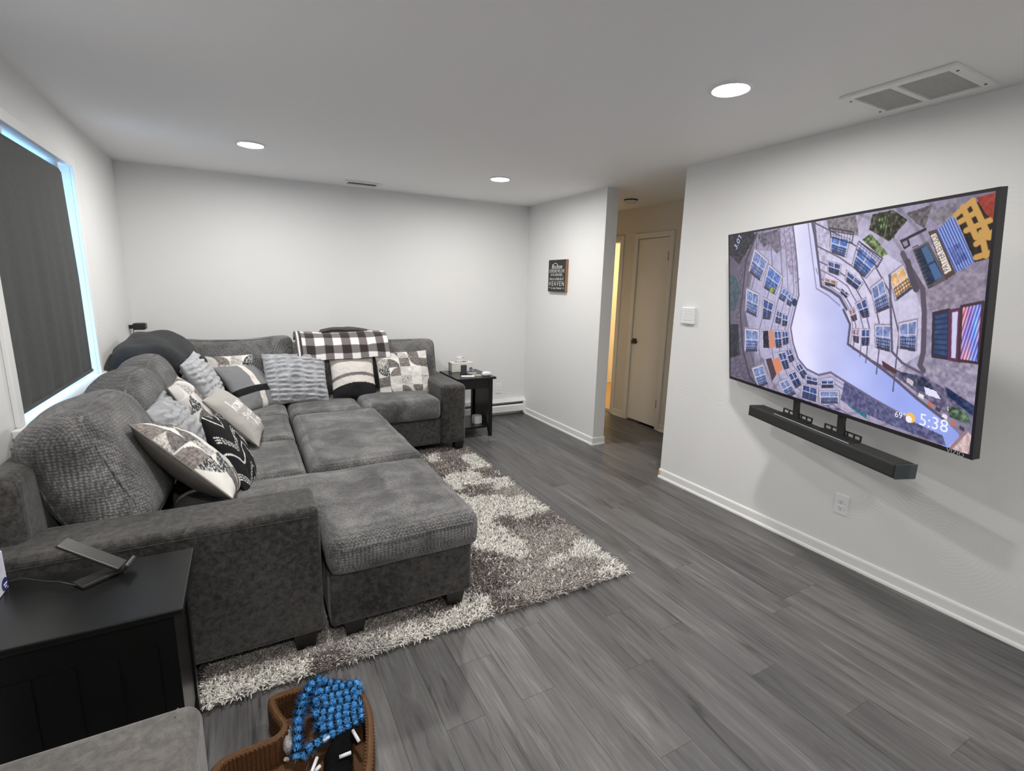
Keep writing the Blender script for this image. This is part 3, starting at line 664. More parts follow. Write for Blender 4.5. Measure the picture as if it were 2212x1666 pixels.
poly([(1268,292),(1368,200),(1492,472),(1382,535)], (96,122,196))
for t in np.linspace(0, 1, 16): pline([(1268+100*t, 292-92*t), (1382+110*t, 535-63*t)], (150,170,230) if int(t*15) % 2 else (62,80,150), .003)
poly([(1330,400),(1400,360),(1450,460),(1380,500)], (60,70,130), 90, .5)
poly([(1368,192),(1612,62),(1592,452),(1492,480)], (40,30,24), 20)
for a, b_ in (((1375,200),(1480,110)), ((1420,150),(1500,330)), ((1400,240),(1500,180)), ((1440,290),(1600,220)), ((1480,120),(1580,330)), ((1500,370),(1598,300)), ((1530,300),(1560,440)), ((1500,450),(1592,420))): pline([a, b_], (196,152,84), .011)
poly([(1500,92),(1618,60),(1606,225),(1556,185)], (150,58,46), 30)
poly([(1246,782),(1336,762),(1336,1052),(1240,1036)], (58,76,116), 20, edge=(60,48,56), ew=.006)
for t in np.linspace(.05, .95, 9): pline([(1246-4*t, 782+254*t), (1336, 762+290*t)], (38,52,86), .003)
poly([(1346,770),(1402,758),(1386,1062),(1340,1052)], (206,204,236), edge=(96,54,84), ew=.007)
P = sk([(1412,742),(1542,716),(1512,1076),(1396,1062)]); m = inpoly(P)
st = fbm(np.stack([gu*70, gv*9+gu*30, 0*gu], -1), 3); st2 = fbm(np.stack([gu*70+5, gv*12-gu*24, 0*gu+3], -1), 3)
sg2 = np.sin((gu+gv*.12)*900); gr = np.stack([165+260*st+55*sg2, 130+120*st2+60*sg2, 185-200*st+110*st2+60*sg2], -1); IMG[m] = gr[m]
pline([(1412,742),(1542,716),(1512,1076),(1396,1062),(1412,742)], (70,50,60), .006)
# pipes, lamp, terracotta blinds
pline([(1060,430),(1105,520),(1180,640),(1190,780),(1185,1010),(1165,1090),(1185,1120)], (92,82,98), .012)
pline([(985,560),(990,740),(1000,1010),(1060,1075),(1180,1140)], (96,90,116), .006)
pline([(1090,480),(1110,560),(1140,640)], (80,72,84), .014)
pline([(200,320),(140,480),(125,640),(112,780),(130,1000),(170,1150),(260,1260)], (66,60,74), .007)
poly([(1042,352),(1092,330),(1108,382),(1070,408)], (52,44,52)); pline([(1095,335),(1195,285)], (42,38,48), .006); poly([(1058,365),(1085,352),(1092,378),(1072,392)], (140,140,170))
poly([(276,886),(304,886),(316,984),(282,990)], (206,140,116)); poly([(244,890),(274,886),(282,990),(248,986)], (40,40,56), 40)
poly([(296,1060),(336,1040),(362,1112),(326,1142)], (214,136,104)); poly([(262,1052),(294,1045),(325,1142),(300,1180)], (80,62,74))
poly([(284,640),(312,632),(300,668),(280,664)], (130,150,60), 80)
d = np.hypot((gu-sk([(425,722)])[0,0])*ASP, gv-sk([(425,722)])[0,1]); IMG[d < .022] = (48,56,84)
poly([(740,1300),(792,1302),(852,1372),(850,1402),(742,1322)], (44,112,128), 30)
# roofs along the street, lower right
poly([(745,975),(860,1045),(1000,1120),(1190,1150),(1500,1350),(1470,1450),(1360,1400),(1180,1270),(1000,1140)], (104,98,126), 55)
poly([(940,1060),(1035,1120),(1020,1140),(945,1095)], (84,56,60)); poly([(1030,1120),(1190,1160),(1300,1280),(1170,1240)], (58,62,88), 60)
poly([(1190,1215),(1260,1240),(1290,1290),(1200,1260)], (226,224,250)); poly([(1310,1210),(1490,1330),(1480,1390),(1330,1270)], (40,54,92), 50); poly([(1090,1160),(1130,1185),(1120,1210),(1085,1185)], (206,190,200))
for k, p in enumerate([(1160,1250),(1215,1300),(1260,1330),(1300,1370),(1350,1410),(1400,1440),(1330,1330)]):
    poly([(p[0],p[1]),(p[0]+30,p[1]+15),(p[0]+25,p[1]+38),(p[0]-5,p[1]+20)], [(236,226,236),(196,110,96),(70,60,80)][k % 3])
poly([(1330,1330),(1400,1340),(1475,1400),(1440,1430),(1340,1390)], (74,96,76), 120)
poly([(720,1185),(900,1295),(1110,1410),(1300,1500),(1320,1560),(1000,1440),(800,1350),(700,1290)], (92,92,132), 50)
poly([(1340,1560),(1440,1470),(1470,1500),(1450,1610),(1380,1590)], (206,180,180), 60)
pline([(1330,1590),(1440,1480)], (150,120,130), .006)
pline([(560,555),(548,520)], (80,76,100), .002); pline([(430,610),(455,580)], (80,76,100), .002)
poly([(430,1270),(560,1310),(700,1340),(690,1390),(520,1330)], (118,112,150), 80)
IMG = np.clip(IMG, 6, 255)
lin = s2l(IMG)*(2.0**-EXPO)
ex0, ex1, ez0, ez1 = -TW/2+bz, TW/2-bz, -TH/2+.017, TH/2-bz
pts = TC + (ex0+(ex1-ex0)*gu)[..., None]*TR_ + (ez1+(ez0-ez1)*gv)[..., None]*TU + .0002*TN
q = np.arange(NX*NY).reshape(NY, NX); Fq = np.stack([q[:-1,:-1], q[1:,:-1], q[1:,1:], q[:-1,1:]], -1).reshape(-1, 4)
M_SCREEN = cmat('lit_screen', .25, emit=1.0); M_SCREEN.cycles.emission_sampling = 'NONE'
scr = mobj('screen', pts.reshape(-1, 3), Fq, M_SCREEN, tv, colors=lin.reshape(-1, 3)); scr['label'] = 'lit screen with a fisheye view up between buildings'
def emat(name, c):
    m = bpy.data.materials.new(name); nt, N, Lk, b = nodes(m); b.inputs['Base Color'].default_value = (0,0,0,1); b.inputs['Emission Color'].default_value = col4([x*2.0**-EXPO for x in c]); b.inputs['Emission Strength'].default_value = 1; return m
M_SW = emat('screen_white', S(238,240,255)); M_SY = emat('screen_amber', S(246,190,80)); M_SK = emat('screen_ink', S(70,60,70)); M_SB = emat('screen_pale', S(190,204,250))
def sxy(p):
    u, v = sk([p])[0]; return ex0+(ex1-ex0)*u, ez1+(ez0-ez1)*v
cx, cz = sxy((1247, 1425)); text_on('clock_digits', '5:38', tf, cx, cz, sxy((1330,1447))[0]-sxy((1163,1403))[0], M_SW, scr, off=.0012)
cx, cz = sxy((1050, 1379)); text_on('temperature', '69°', tf, cx, cz, sxy((1080,1387))[0]-sxy((1020,1371))[0], M_SW, scr, off=.0012)
cx, cz = sxy((1110, 1395))
def disc(name, cx, cz, r, mat, parent, off):
    n = 20; mobj(name, [TC+TR_*(cx+r*math.cos(2*math.pi*k/n))+TU*(cz+r*math.sin(2*math.pi*k/n))+TN*off for k in range(n)], [tuple(range(n))], mat, parent)
disc('sun_icon', cx, cz, .021, M_SY, scr, .0008); disc('cloud_icon', cx-.006, cz-.008, .014, M_SW, scr, .0012)
fr2 = lambda a: (TC, TR_*math.cos(a)+TU*math.sin(a), TN, -TR_*math.sin(a)+TU*math.cos(a))
def rot_text(name, body, p0, p1, h, mat, flip=1):
    a = np.array(sxy(p0)); b_ = np.array(sxy(p1)); c = (a+b_)/2; an = math.atan2(b_[1]-a[1], b_[0]-a[0])
    f = (TC+TR_*c[0]+TU*c[1], TR_*math.cos(an)+TU*math.sin(an), TN, (-TR_*math.sin(an)+TU*math.cos(an))*flip)
    text_on(name, body, f, 0, 0, float(np.hypot(*(b_-a))), mat, scr, height=h, off=.0012)
rot_text('shop_sign', '3.0T', (78,405), (110,325), .035, M_SB)
rot_text('street_sign', 'PATTER ESTUDI', (1325,530), (1245,325), .022, M_SK)
text_on('logo', 'VIZIO', tf, TW/2-.062, -TH/2+.0085, .065, pmat('logo_silver', (.5,.5,.52), .4), tv, off=.0018)
# articulated mount (hidden behind the panel)
mt = thing('tv_wall_mount', (XR-.03, 1.62, 1.2), 'black articulated wall mount behind the television', 'tv mount')
box('wall_plate', (XR-.025, 1.50, 1.20, XR, 1.74, 1.60), M_BLACKM, mt)
bk = TC-TN*.077
for z in (1.33, 1.47):
    MB().tube([(XR-.03, 1.62, z), (XR-.13, 1.78, z), tuple(np.array([bk[0], bk[1], z])+np.array([.035,0,0]))], .018, 8).build('arm', M_BLACKM, mt)
mobj('tv_plate', MB().fbox((TC, TR_, TN, TU), -.22, -.084, -.22, .22, -.0755, .16).V, BOXF, M_BLACKM, mt)

# soundbar hung from the television by two straps
SBA = math.radians(21.43); SC_ = np.array([2.514, 1.391, .816]); SR = np.array([-math.sin(SBA), -math.cos(SBA), 0]); SN = np.array([-math.cos(SBA), math.sin(SBA), 0]); SU = np.array([0,0,1.])
sf = (SC_, SR, SN, SU); SL, SD, SH = 1.02, .098, .064
sb = thing('soundbar', (SC_[0], SC_[1], SC_[2]-SH/2), 'black fabric soundbar hanging below the television', 'soundbar')
M_SBF = pmat('soundbar_fabric', (.018,.019,.019), .75, bump=(900,.4,.001))
mobj('cabinet', MB().fbox(sf, -SL/2+.004, -SD/2, -SH/2, SL/2-.004, SD/2, SH/2).V, BOXF, M_SBF, sb, bevel=(.010, 3))
for s_ in (-1, 1): mobj('end_cap', MB().fbox(sf, s_*(SL/2-.001)-.003, -SD/2, -SH/2, s_*(SL/2-.001)+.003, SD/2, SH/2).V, BOXF, pmat('soundbar_end', (.05,.065,.07), .5), sb, bevel=(.0025, 1))
mobj('top_panel', MB().fbox(sf, -.30, -.028, SH/2-.002, .24, .030, SH/2+.002).V, BOXF, M_PLAST, sb, bevel=(.001, 1))
MB().fbox(sf, -.30, .030, SH/2+.0002, .24, .0335, SH/2+.0022).build('light_strip', M_GRILLE, sb)
br = thing('soundbar_bracket', (TC[0]+.02, TC[1], .86), 'black straps and perforated brackets holding the soundbar under the television', 'bracket')
for a in (-.205, .115):
    base = SC_+SR*a
    top = TC-TN*.0+TR_*(a+.028)-TU*(TH/2-.02)-TN*.036
    lo = base-SN*.030+SU*(SH/2+.0)
    d = (lo-top); L = np.linalg.norm(d); ez = -d/L; en = SN; ex = SR
    MB().fbox((top, ex, en, ez), -.022, -.006, -L, .022, .003, 0).build('strap', M_BLACKM, br)
    f3 = (base-SN*.038+SU*(SH/2+.002), SR, SN, SU)
    mb = MB().fbox(f3, -.115, -.003, 0, .115, .003, .006).fbox(f3, -.115, -.003, .022, .115, .003, .028)
    for k in (-.115, -.07, -.03, .03, .07, .109): mb.fbox(f3, k, -.003, .006, k+.006, .003, .022)
    mb.fbox(f3, -.115, -.003, 0, .115, .028, .003)
    mb.build('flange', M_BLACKM, br)
    MB().tube([top+ex*.03, top+ex*.034-ez*L*.5+en*.01, top+ex*.03-ez*L*.9], .004, 6).build('cable', M_PLAST, br)

# ================================================================== RUG
RX0, RX1, RY0, RY1 = -.232, 1.738, 1.832, 4.20
rug = thing('shag_rug', ((RX0+RX1)/2, (RY0+RY1)/2, 0), 'shaggy rug with cream and brown-grey blocks under the sofa', 'rug')
box('backing', (RX0, RY0, .0005, RX1, RY1, .007), pmat('rug_backing', (.30,.28,.25), .9), rug)
CREAM, BROWN, TAUPE, GREY = np.array([.90,.88,.82]), np.array([.20,.172,.158]), np.array([.42,.38,.35]), np.array([.52,.50,.47])
patches = []     # (x, y, half-x, half-y, colour)
patches += [(1.714,3.686,0.150,0.166,CREAM),(1.381,3.882,0.048,0.079,CREAM),(1.476,3.373,0.103,0.113,CREAM),(1.693,3.181,0.118,0.116,CREAM),
  (1.547,2.815,0.229,0.181,CREAM),(1.242,2.488,0.099,0.136,CREAM),(1.250,2.308,0.083,0.087,CREAM),(1.726,2.014,0.174,0.149,CREAM),
  (0.896,1.931,0.080,0.093,CREAM),(0.726,1.881,0.075,0.067,CREAM),(1.461,2.105,0.118,0.085,CREAM),(1.681,4.063,0.091,0.103,BROWN),
  (1.465,3.747,0.124,0.164,BROWN),(1.673,3.415,0.098,0.089,BROWN),(1.478,3.158,0.099,0.112,BROWN),(1.643,2.997,0.123,0.112,TAUPE),
  (1.418,2.608,0.069,0.081,BROWN),(1.648,2.510,0.116,0.094,BROWN),(1.549,2.335,0.154,0.116,TAUPE),(1.023,2.131,0.138,0.216,BROWN),
  (1.478,2.180,0.163,0.119,TAUPE),(1.524,1.940,0.134,0.107,TAUPE),(1.182,1.938,0.154,0.131,TAUPE),(1.037,1.853,0.077,0.067,BROWN),
  (0.542,1.982,0.101,0.077,TAUPE),(0.386,1.882,0.096,0.072,GREY),(1.618,1.859,0.079,0.054,CREAM)]
for (x, y, hx, hy, c) in ((-.1,1.875,.13,.045,CREAM),(.08,1.88,.07,.05,CREAM),(.22,1.87,.06,.05,BROWN),(.35,1.87,.08,.045,GREY),(.52,1.88,.07,.05,CREAM),(-.12,1.99,.15,.06,TAUPE),(.1,2.0,.12,.06,TAUPE),(.45,1.98,.1,.06,TAUPE),(.66,1.98,.1,.05,BROWN),(.75,1.88,.06,.05,CREAM)):
    patches.append((x, y, hx, hy, c))
PA = np.array([p[:4] for p in patches]); PC = np.array([p[4] for p in patches])
def tufts(n, x0, x1, y0, y1, seed):
    g = np.random.default_rng(seed)
    X = g.uniform(x0, x1, n); Y = g.uniform(y0, y1, n)
    wx = X+.17*fbm(np.stack([X*9, Y*9, 0*X], -1), 3); wy = Y+.17*fbm(np.stack([X*9, Y*9, 0*X+5], -1), 3)
    dd = np.maximum(np.abs(wx[:, None]-PA[None, :, 0])/PA[None, :, 2], np.abs(wy[:, None]-PA[None, :, 1])/PA[None, :, 3])
    d2 = np.abs(wx[:, None]-PA[None, :, 0])+np.abs(wy[:, None]-PA[None, :, 1])
    idx = np.argmin(dd+.6*d2, 1); c = PC[idx].copy()
    swap = g.random(n) < .32; c[swap] = np.array([CREAM, BROWN, TAUPE, GREY])[g.integers(0, 4, swap.sum())]
    c *= g.uniform(.72, 1.22, (n, 1))
    a = g.uniform(0, 2*math.pi, n); lean = g.uniform(.006, .026, n)
    # outer rows flop over the edge
    ex = np.clip((X-(RX1-.02))/.02, 0, 1)-np.clip(((RX0+.02)-X)/.02, 0, 1); ey = -np.clip(((RY0+.025)-Y)/.025, 0, 1)
    hx = np.cos(a)*lean+ex*.010; hy = np.sin(a)*lean+ey*.014
    h = g.uniform(.018, .030, n); r = g.uniform(.0028, .0046, n)
    B = np.stack([X, Y, np.full(n, .005)], -1); Mi = B+np.stack([hx*.45, hy*.45, h*.62], -1); Tp = B+np.stack([hx*1.25, hy*1.25, h*(1-.25*np.hypot(ex, ey))], -1)
    V = []
    for P, k in ((B, .75), (Mi, 1.0), (Tp, .55)):
        for j in range(3):
            an = a+2*math.pi*j/3; V.append(P+np.stack([np.cos(an)*r*k, np.sin(an)*r*k, 0*r], -1))
    V = np.stack(V, 1).reshape(-1, 3)          # n x 9 x 3
    base = (np.arange(n)*9)[:, None]; T3 = []
    for L in (0, 3):
        for j in range(3):
            p, q_ = L+j, L+(j+1) % 3; T3 += [(p, q_, q_+3), (p, q_+3, p+3)]
    T3.append((6,7,8))
    Fs = (base[:, None, :]+np.array(T3)[None]).reshape(-1, 3)
    return V, Fs, np.repeat(c, 9, 0)
parts_ = [tufts(52000, .78, RX1+.001, RY0, RY1, 1), tufts(16000, RX0, .78, RY0-.001, 2.22, 2)]
off = 0; VV = []; FF = []; CC = []
for V, Fs, c in parts_: VV.append(V); FF.append(Fs+off); CC.append(c); off += len(V)
pile = mobj('pile', np.vstack(VV), np.vstack(FF), cmat('rug_yarn', .9), rug, colors=np.vstack(CC)); pile['kind'] = 'stuff'

# ================================================================== SOFT SHAPES
def cells_cushion(xs, ys, zs, mask, it=12, crown=.012, wr=.006, seed=0., fscale=5.):
    """closed cushion from a block of cells (mask over xs,ys), relaxed until its edges are round"""
    nx, ny, nz = len(xs)-1, len(ys)-1, len(zs)-1; ids = {}; V = []; Fs = []
    def vid(i, j, k):
        if (i, j, k) not in ids: ids[(i, j, k)] = len(V); V.append((xs[i], ys[j], zs[k]))
        return ids[(i, j, k)]
    g = lambda i, j: 0 <= i < nx and 0 <= j < ny and mask[i, j]
    for i in range(nx):
        for j in range(ny):
            if not mask[i, j]: continue
            Fs.append((vid(i,j,nz), vid(i+1,j,nz), vid(i+1,j+1,nz), vid(i,j+1,nz))); Fs.append((vid(i,j,0), vid(i,j+1,0), vid(i+1,j+1,0), vid(i+1,j,0)))
            for k in range(nz):
                if not g(i-1, j): Fs.append((vid(i,j,k), vid(i,j,k+1), vid(i,j+1,k+1), vid(i,j+1,k)))
                if not g(i+1, j): Fs.append((vid(i+1,j,k), vid(i+1,j+1,k), vid(i+1,j+1,k+1), vid(i+1,j,k+1)))
                if not g(i, j-1): Fs.append((vid(i,j,k), vid(i+1,j,k), vid(i+1,j,k+1), vid(i,j,k+1)))
                if not g(i, j+1): Fs.append((vid(i,j+1,k), vid(i,j+1,k+1), vid(i+1,j+1,k+1), vid(i+1,j+1,k)))
    V = np.array(V); F = np.array(Fs); mn, mx = V.min(0), V.max(0)
    E = np.vstack([F[:, [0,1]], F[:, [1,2]], F[:, [2,3]], F[:, [3,0]]]); cnt = np.zeros(len(V)); np.add.at(cnt, E[:, 0], 1); np.add.at(cnt, E[:, 1], 1)
    U = V.copy()
    for _ in range(it):
        s_ = np.zeros_like(U); np.add.at(s_, E[:, 0], U[E[:, 1]]); np.add.at(s_, E[:, 1], U[E[:, 0]]); U = U*.45+.55*s_/cnt[:, None]
    a, b_ = U.min(0), U.max(0); U = (U-a)/(b_-a)*(mx-mn)+mn
    z01 = (U[:, 2]-mn[2])/(mx[2]-mn[2])
    dx = np.minimum(U[:, 0]-mn[0], mx[0]-U[:, 0]); dy = np.minimum(U[:, 1]-mn[1], mx[1]-U[:, 1]); dd = np.clip(np.minimum(dx, dy)/.22, 0, 1)
    U[:, 2] += crown*np.sin(dd*math.pi/2)*(z01 > .5)
    nzv = fbm(np.c_[U[:, 0]*fscale+seed, U[:, 1]*fscale*1.4, U[:, 2]*fscale*2+seed], 3)
    U[:, 2] += wr*2*nzv*(z01 > .4); U[:, 0] += wr*.8*fbm(U*9+3+seed, 2); U[:, 1] += wr*.8*fbm(U*9+11+seed, 2)
    return U, F
def lin_(a, b, st=.024): return np.linspace(a, b, max(2, int(round((b-a)/st))+1))
def seat(name, x0, x1, y0, y1, z0, z1, parent, seed, it=10, mat=None, wr=.006, crown=.014):
    xs, ys, zs = lin_(x0, x1), lin_(y0, y1), lin_(z0, z1)
    U, F = cells_cushion(xs, ys, zs, np.ones((len(xs)-1, len(ys)-1), bool), it, crown, wr, seed)
    return mobj(name, U, F, mat or M_CHEN, parent, smooth=True)
def round_box(hx, hy, hz, r, n=18):
    """rounded box on [-h,h] as a grid cube"""
    V = []; F = []; ids = {}
    def vid(p):
        k = tuple(np.round(p, 5))
        if k not in ids: ids[k] = len(V); V.append(p)
        return ids[k]
    g = np.linspace(-1, 1, n+1)
    g = np.sign(g)*np.abs(g)**.8
    for ax in range(3):
        for s_ in (-1, 1):
            for i in range(n):
                for j in range(n):
                    q = []
                    for (a, b_) in ((i,j),(i+1,j),(i+1,j+1),(i,j+1)):
                        p = [0,0,0]; p[ax] = s_; p[(ax+1) % 3] = g[a]; p[(ax+2) % 3] = g[b_]; q.append(vid(np.array(p, float)))
                    F.append(q if s_ > 0 else q[::-1])
    V = np.array(V)*np.array([hx, hy, hz]); h = np.array([hx, hy, hz])
    inn = np.clip(V, -(h-r), h-r); d = V-inn; L = np.linalg.norm(d, axis=1, keepdims=True)
    return inn+r*d/np.maximum(L, 1e-9), np.array(F)
def frame3(right, up):
    r = np.array(right, float); r /= np.linalg.norm(r); u = np.array(up, float); u -= r*(u@r); u /= np.linalg.norm(u); return r, u, np.cross(r, u)
def back_cushion(name, c, right, up, w_, h_, t_, parent, seed, welt=True, puff=.045, sag=.0, mat=None, wr=.016, dome=0., R=.07):
    """loose back cushion: local x=right, y=up, z=normal"""
    r, u, n = frame3(right, up); c = np.array(c, float)
    V, F = round_box(w_/2, h_/2, t_/2, min(R, t_*.45), 22)
    def deform(P):
        a = np.clip(1-(P[:, 0]/(w_/2))**2, 0, 1); b_ = np.clip(1-(P[:, 1]/(h_/2))**2, 0, 1)
        Q = P.copy(); Q[:, 2] += np.sign(P[:, 2])*puff*(a**.7)*(b_**.7)*(np.abs(P[:, 2]) > t_*.2)
        Q[:, 1] += dome*(a-.6)*np.clip(P[:, 1]/(h_/2), 0, 1)
        Q[:, 1] -= sag*np.clip(P[:, 1]/(h_/2), 0, 1)*np.cos(P[:, 0]/(w_/2)*math.pi)*.5
        Q[:, 2] += wr*2*fbm(P*6+seed, 3); Q[:, 1] += wr*1.6*fbm(P*5+seed+9, 3); Q[:, 0] += wr*fbm(P*5+seed+4, 2)
        return Q
    W = lambda P: c+P[:, :1]*r+P[:, 1:2]*u+P[:, 2:]*n
    o = mobj(name, W(deform(V)), F, mat or M_CHEN, parent, smooth=True)
    if welt:
        R = min(R, t_*.45)
        for sg_ in ((1, -1) if welt == 2 else (1,)):
            pts = []
            for k in range(72):
                an = 2*math.pi*k/72; ca, sa = math.cos(an), math.sin(an)
                px = (w_/2-R)*max(-1, min(1, ca*1.6))+R*.72*ca; py = (h_/2-R)*max(-1, min(1, sa*1.6))+R*.72*sa
                pts.append((px, py, sg_*(t_/2-R+R*.70)))
            MB().tube(W(deform(np.array(pts))), .006, 6, closed=True).build('welt', mat or M_CHEN, o, smooth=True)
    return o

# ================================================================== SECTIONAL SOFA
sofa = thing('sectional_sofa', (.3, 3.4, .02), 'large charcoal sectional sofa with chaise wrapping the back-left corner', 'sofa')
def sbox(name, a, bev=.03, mat=M_SUEDE, seg=4): return box(name, a, mat, sofa, bevel=(bev, seg))
ZB = .095
arm = sbox('arm', (-.79, 1.945, ZB, .205, 2.185, .645), .024)
V = [(-.79, 1.9455, .612), (.17, 1.9455, .612)]
MB().tube(V, .0018, 6).build('seam', M_SUEDE, arm)
sbox('back_frame', (-.80, 2.06, ZB, -.685, 4.95, .87), .04)
sbox('seat_base', (-.66, 2.19, ZB, .21, 4.9, .31), .02)
sbox('chaise_base', (.228, 1.945, ZB, .862, 2.735, .335), .018)
sbox('seat_base', (.21, 4.085, ZB, 1.49, 4.9, .335), .015)
sbox('back_frame', (-.66, 4.90, ZB, 1.70, 5.04, .86), .04)
fa = sbox('arm', (1.49, 4.045, ZB, 1.722, 4.98, .64), .04)
# chaise cushion (wraps the end of the arm)
xs, ys, zs = lin_(-.36, .895), lin_(1.905, 2.745), lin_(.325, .505)
mk = np.ones((len(xs)-1, len(ys)-1), bool); xm = (xs[:-1]+xs[1:])/2; ym = (ys[:-1]+ys[1:])/2
mk[np.ix_(xm < .225, ym < 2.2)] = False
U, F = cells_cushion(xs, ys, zs, mk, 16, .022, .009, 2.)
chc = mobj('chaise_cushion', U, F, M_CHEN, sofa, smooth=True)
sm_ = []
for xx in np.linspace(.27, .85, 24):
    k_ = (np.abs(U[:, 0]-xx) < .03) & (np.abs(U[:, 2]-.462) < .025); sm_.append((xx, U[k_][:, 1].min()-.0005, .462))
MB().tube(sm_, .0022, 5).build('seam', M_CHEN, chc)
seat('seat_cushion', -.38, .245, 2.755, 3.425, .315, .505, sofa, 5.)
seat('seat_cushion', -.38, .245, 3.43, 4.09, .315, .505, sofa, 8.)
seat('seat_cushion', -.38, .255, 4.095, 4.78, .315, .50, sofa, 11.)
seat('seat_cushion', .262, .825, 4.065, 4.78, .335, .50, sofa, 14.)
seat('seat_cushion', .83, 1.485, 4.03, 4.78, .335, .525, sofa, 17., wr=.008)
lean = .30
upL = (-math.sin(lean), 0, math.cos(lean)); upB = (0, math.sin(.2), math.cos(.2))
back_cushion('back_cushion', (-.55, 2.52, .752), (.06,1,0), (-.36,0,.93), .64, .55, .25, sofa, 1., welt=2, dome=.035, R=.10)
back_cushion('back_cushion', (-.535, 3.18, .748), (.08,1,.02), upL, .61, .54, .21, sofa, 4., dome=.075, R=.09)
back_cushion('back_cushion', (-.535, 3.78, .748), (.08,1,.02), upL, .61, .53, .21, sofa, 7., dome=.075, R=.09)
back_cushion('back_cushion', (-.15, 4.74, .76), (1,0,0), upB, 1.02, .54, .20, sofa, 10., sag=.03)
back_cushion('back_cushion', (.66, 4.75, .745), (1,0,0), upB, .64, .50, .20, sofa, 13.)
back_cushion('back_cushion', (1.315, 4.75, .735), (1,0,0), upB, .69, .49, .20, sofa, 16., wr=.008)
def foot(x, y, parent, s=.045, z1=ZB+.004, z0=.012):
    V = [(x-s*.72,y-s*.72,z0),(x+s*.72,y-s*.72,z0),(x+s*.72,y+s*.72,z0),(x-s*.72,y+s*.72,z0),(x-s,y-s,z1),(x+s,y-s,z1),(x+s,y+s,z1),(x-s,y+s,z1)]
    mobj('foot', V, BOXF, M_FOOT, parent)
for x, y in ((.13, 2.0), (.325, 2.0), (.785, 2.0), (.785, 2.67), (-.72, 2.0), (1.665, 4.11), (1.665, 4.92), (.6, 4.14), (-.72, 4.9)): foot(x, y, sofa)

# ottoman filling the angle of the sofa
ot = thing('storage_ottoman', (.57, 3.36, .02), 'charcoal upholstered ottoman pushed into the angle of the sofa', 'ottoman')
box('base', (.285, 2.79, ZB, .865, 3.96, .335), M_SUEDE, ot, bevel=(.02, 4))
seat('cushion', .262, .900, 2.765, 4.01, .33, .515, ot, 21., wr=.008)
for x, y in ((.33, 2.84), (.82, 2.84), (.33, 3.91), (.82, 3.91)): foot(x, y, ot)

# ================================================================== THROW PILLOWS
def pillow_geo(w_, h_, t_, n=96, ruche=0, seed=0., pinch=.05, soft=.5):
    g = np.sin(np.linspace(-1, 1, n)*math.pi/2*.9)/math.sin(math.pi/2*.9)
    u, v = np.meshgrid(g, g)
    x = u*w_/2*(1-pinch*(1-v**2)*np.abs(u)**3*1.0); y = v*h_/2*(1-pinch*(1-u**2)*np.abs(v)**3)
    x = u*w_/2*(1-pinch*np.cos(v*math.pi/2)*np.abs(u)**2); y = v*h_/2*(1-pinch*np.cos(u*math.pi/2)*np.abs(v)**2)
    prof = (np.clip(1-u**2, 0, 1)**soft)*(np.clip(1-v**2, 0, 1)**soft)
    z = t_/2*prof
    wn = fbm(np.stack([u*3+seed, v*3, 0*u+seed], -1), 3)*.03*prof**.5
    zf = z+wn; zb = -z+wn*.6
    if ruche:
        cols = 5; cu = (u+1)/2*cols; ph = cu-np.floor(cu)
        puffs = np.sin(v*34+5*fbm(np.stack([cu*.8, v*4, 0*u+seed], -1), 2)*1.6+np.floor(cu)*.9)
        amp = np.sin(ph*math.pi)**.6
        dz = ruche*(puffs*amp*.6+amp*.5)+ruche*.8*fbm(np.stack([u*16, v*16, 0*u+seed], -1), 3)
        zf = zf+dz*np.clip(prof*3, 0, 1); zb = zb-dz*np.clip(prof*3, 0, 1)
        x = x+ruche*.8*fbm(np.stack([u*8, v*12, 0*u+7], -1), 2); y = y+ruche*1.2*fbm(np.stack([u*8, v*8, 0*u+17], -1), 2)
    return u, v, x, y, zf, zb
def pillow(name, label, c, right, up, w_, h_, t_, paint, back, mat, n=96, ruche=0, seed=0., cat='pillow', group='throw pillows on the sofa', pinch=.05, soft=.5, bend=0):
    r, uu, nn = frame3(right, up); c = np.array(c, float)
    u, v, x, y, zf, zb = pillow_geo(w_, h_, t_, n, ruche, seed, pinch, soft)
    if bend: zf = zf-bend*(v**2); zb = zb-bend*(v**2)
    A = np.stack([x, y, zf], -1).reshape(-1, 3); B = np.stack([x, y, zb], -1).reshape(-1, 3)
    q = np.arange(n*n).reshape(n, n); bo = q.copy(); bd = np.zeros((n, n), bool); bd[0] = bd[-1] = True; bd[:, 0] = bd[:, -1] = True
    bo[~bd] = n*n+np.arange((~bd).sum()); V = np.vstack([A, B[~bd.ravel()]])
    f1 = np.stack([q[:-1,:-1], q[:-1,1:], q[1:,1:], q[1:,:-1]], -1).reshape(-1, 4); f2 = np.stack([bo[:-1,:-1], bo[1:,:-1], bo[1:,1:], bo[:-1,1:]], -1).reshape(-1, 4)
    colf = paint(u.ravel(), v.ravel()); colb = back(u.ravel(), v.ravel())
    C = np.vstack([colf, colb[~bd.ravel()]])
    W = c+V[:, :1]*r+V[:, 1:2]*uu+V[:, 2:]*nn
    t = thing(name, (c[0], c[1], W[:, 2].min()), label, cat, group)
    mobj('cover', W, np.vstack([f1, f2]), mat, t, smooth=True, colors=C)
    return t, W[:n*n].reshape(n, n, 3), nn
def piping(t, G, mat, r=.004):
    n = len(G); ring = [G[0, k] for k in range(0, n, 4)]+[G[k, -1] for k in range(0, n, 4)]+[G[-1, k] for k in range(n-1, -1, -4)]+[G[k, 0] for k in range(n-1, -1, -4)]
    MB().tube(ring, r, 6, closed=True).build('piping', mat, t, smooth=True)
flat = lambda c: (lambda u, v: np.tile(np.array(c, float), (len(u), 1)))
GEOC = [S(226,224,218), S(168,164,160), S(112,108,106), S(58,60,66), S(128,121,116), S(205,202,198)]
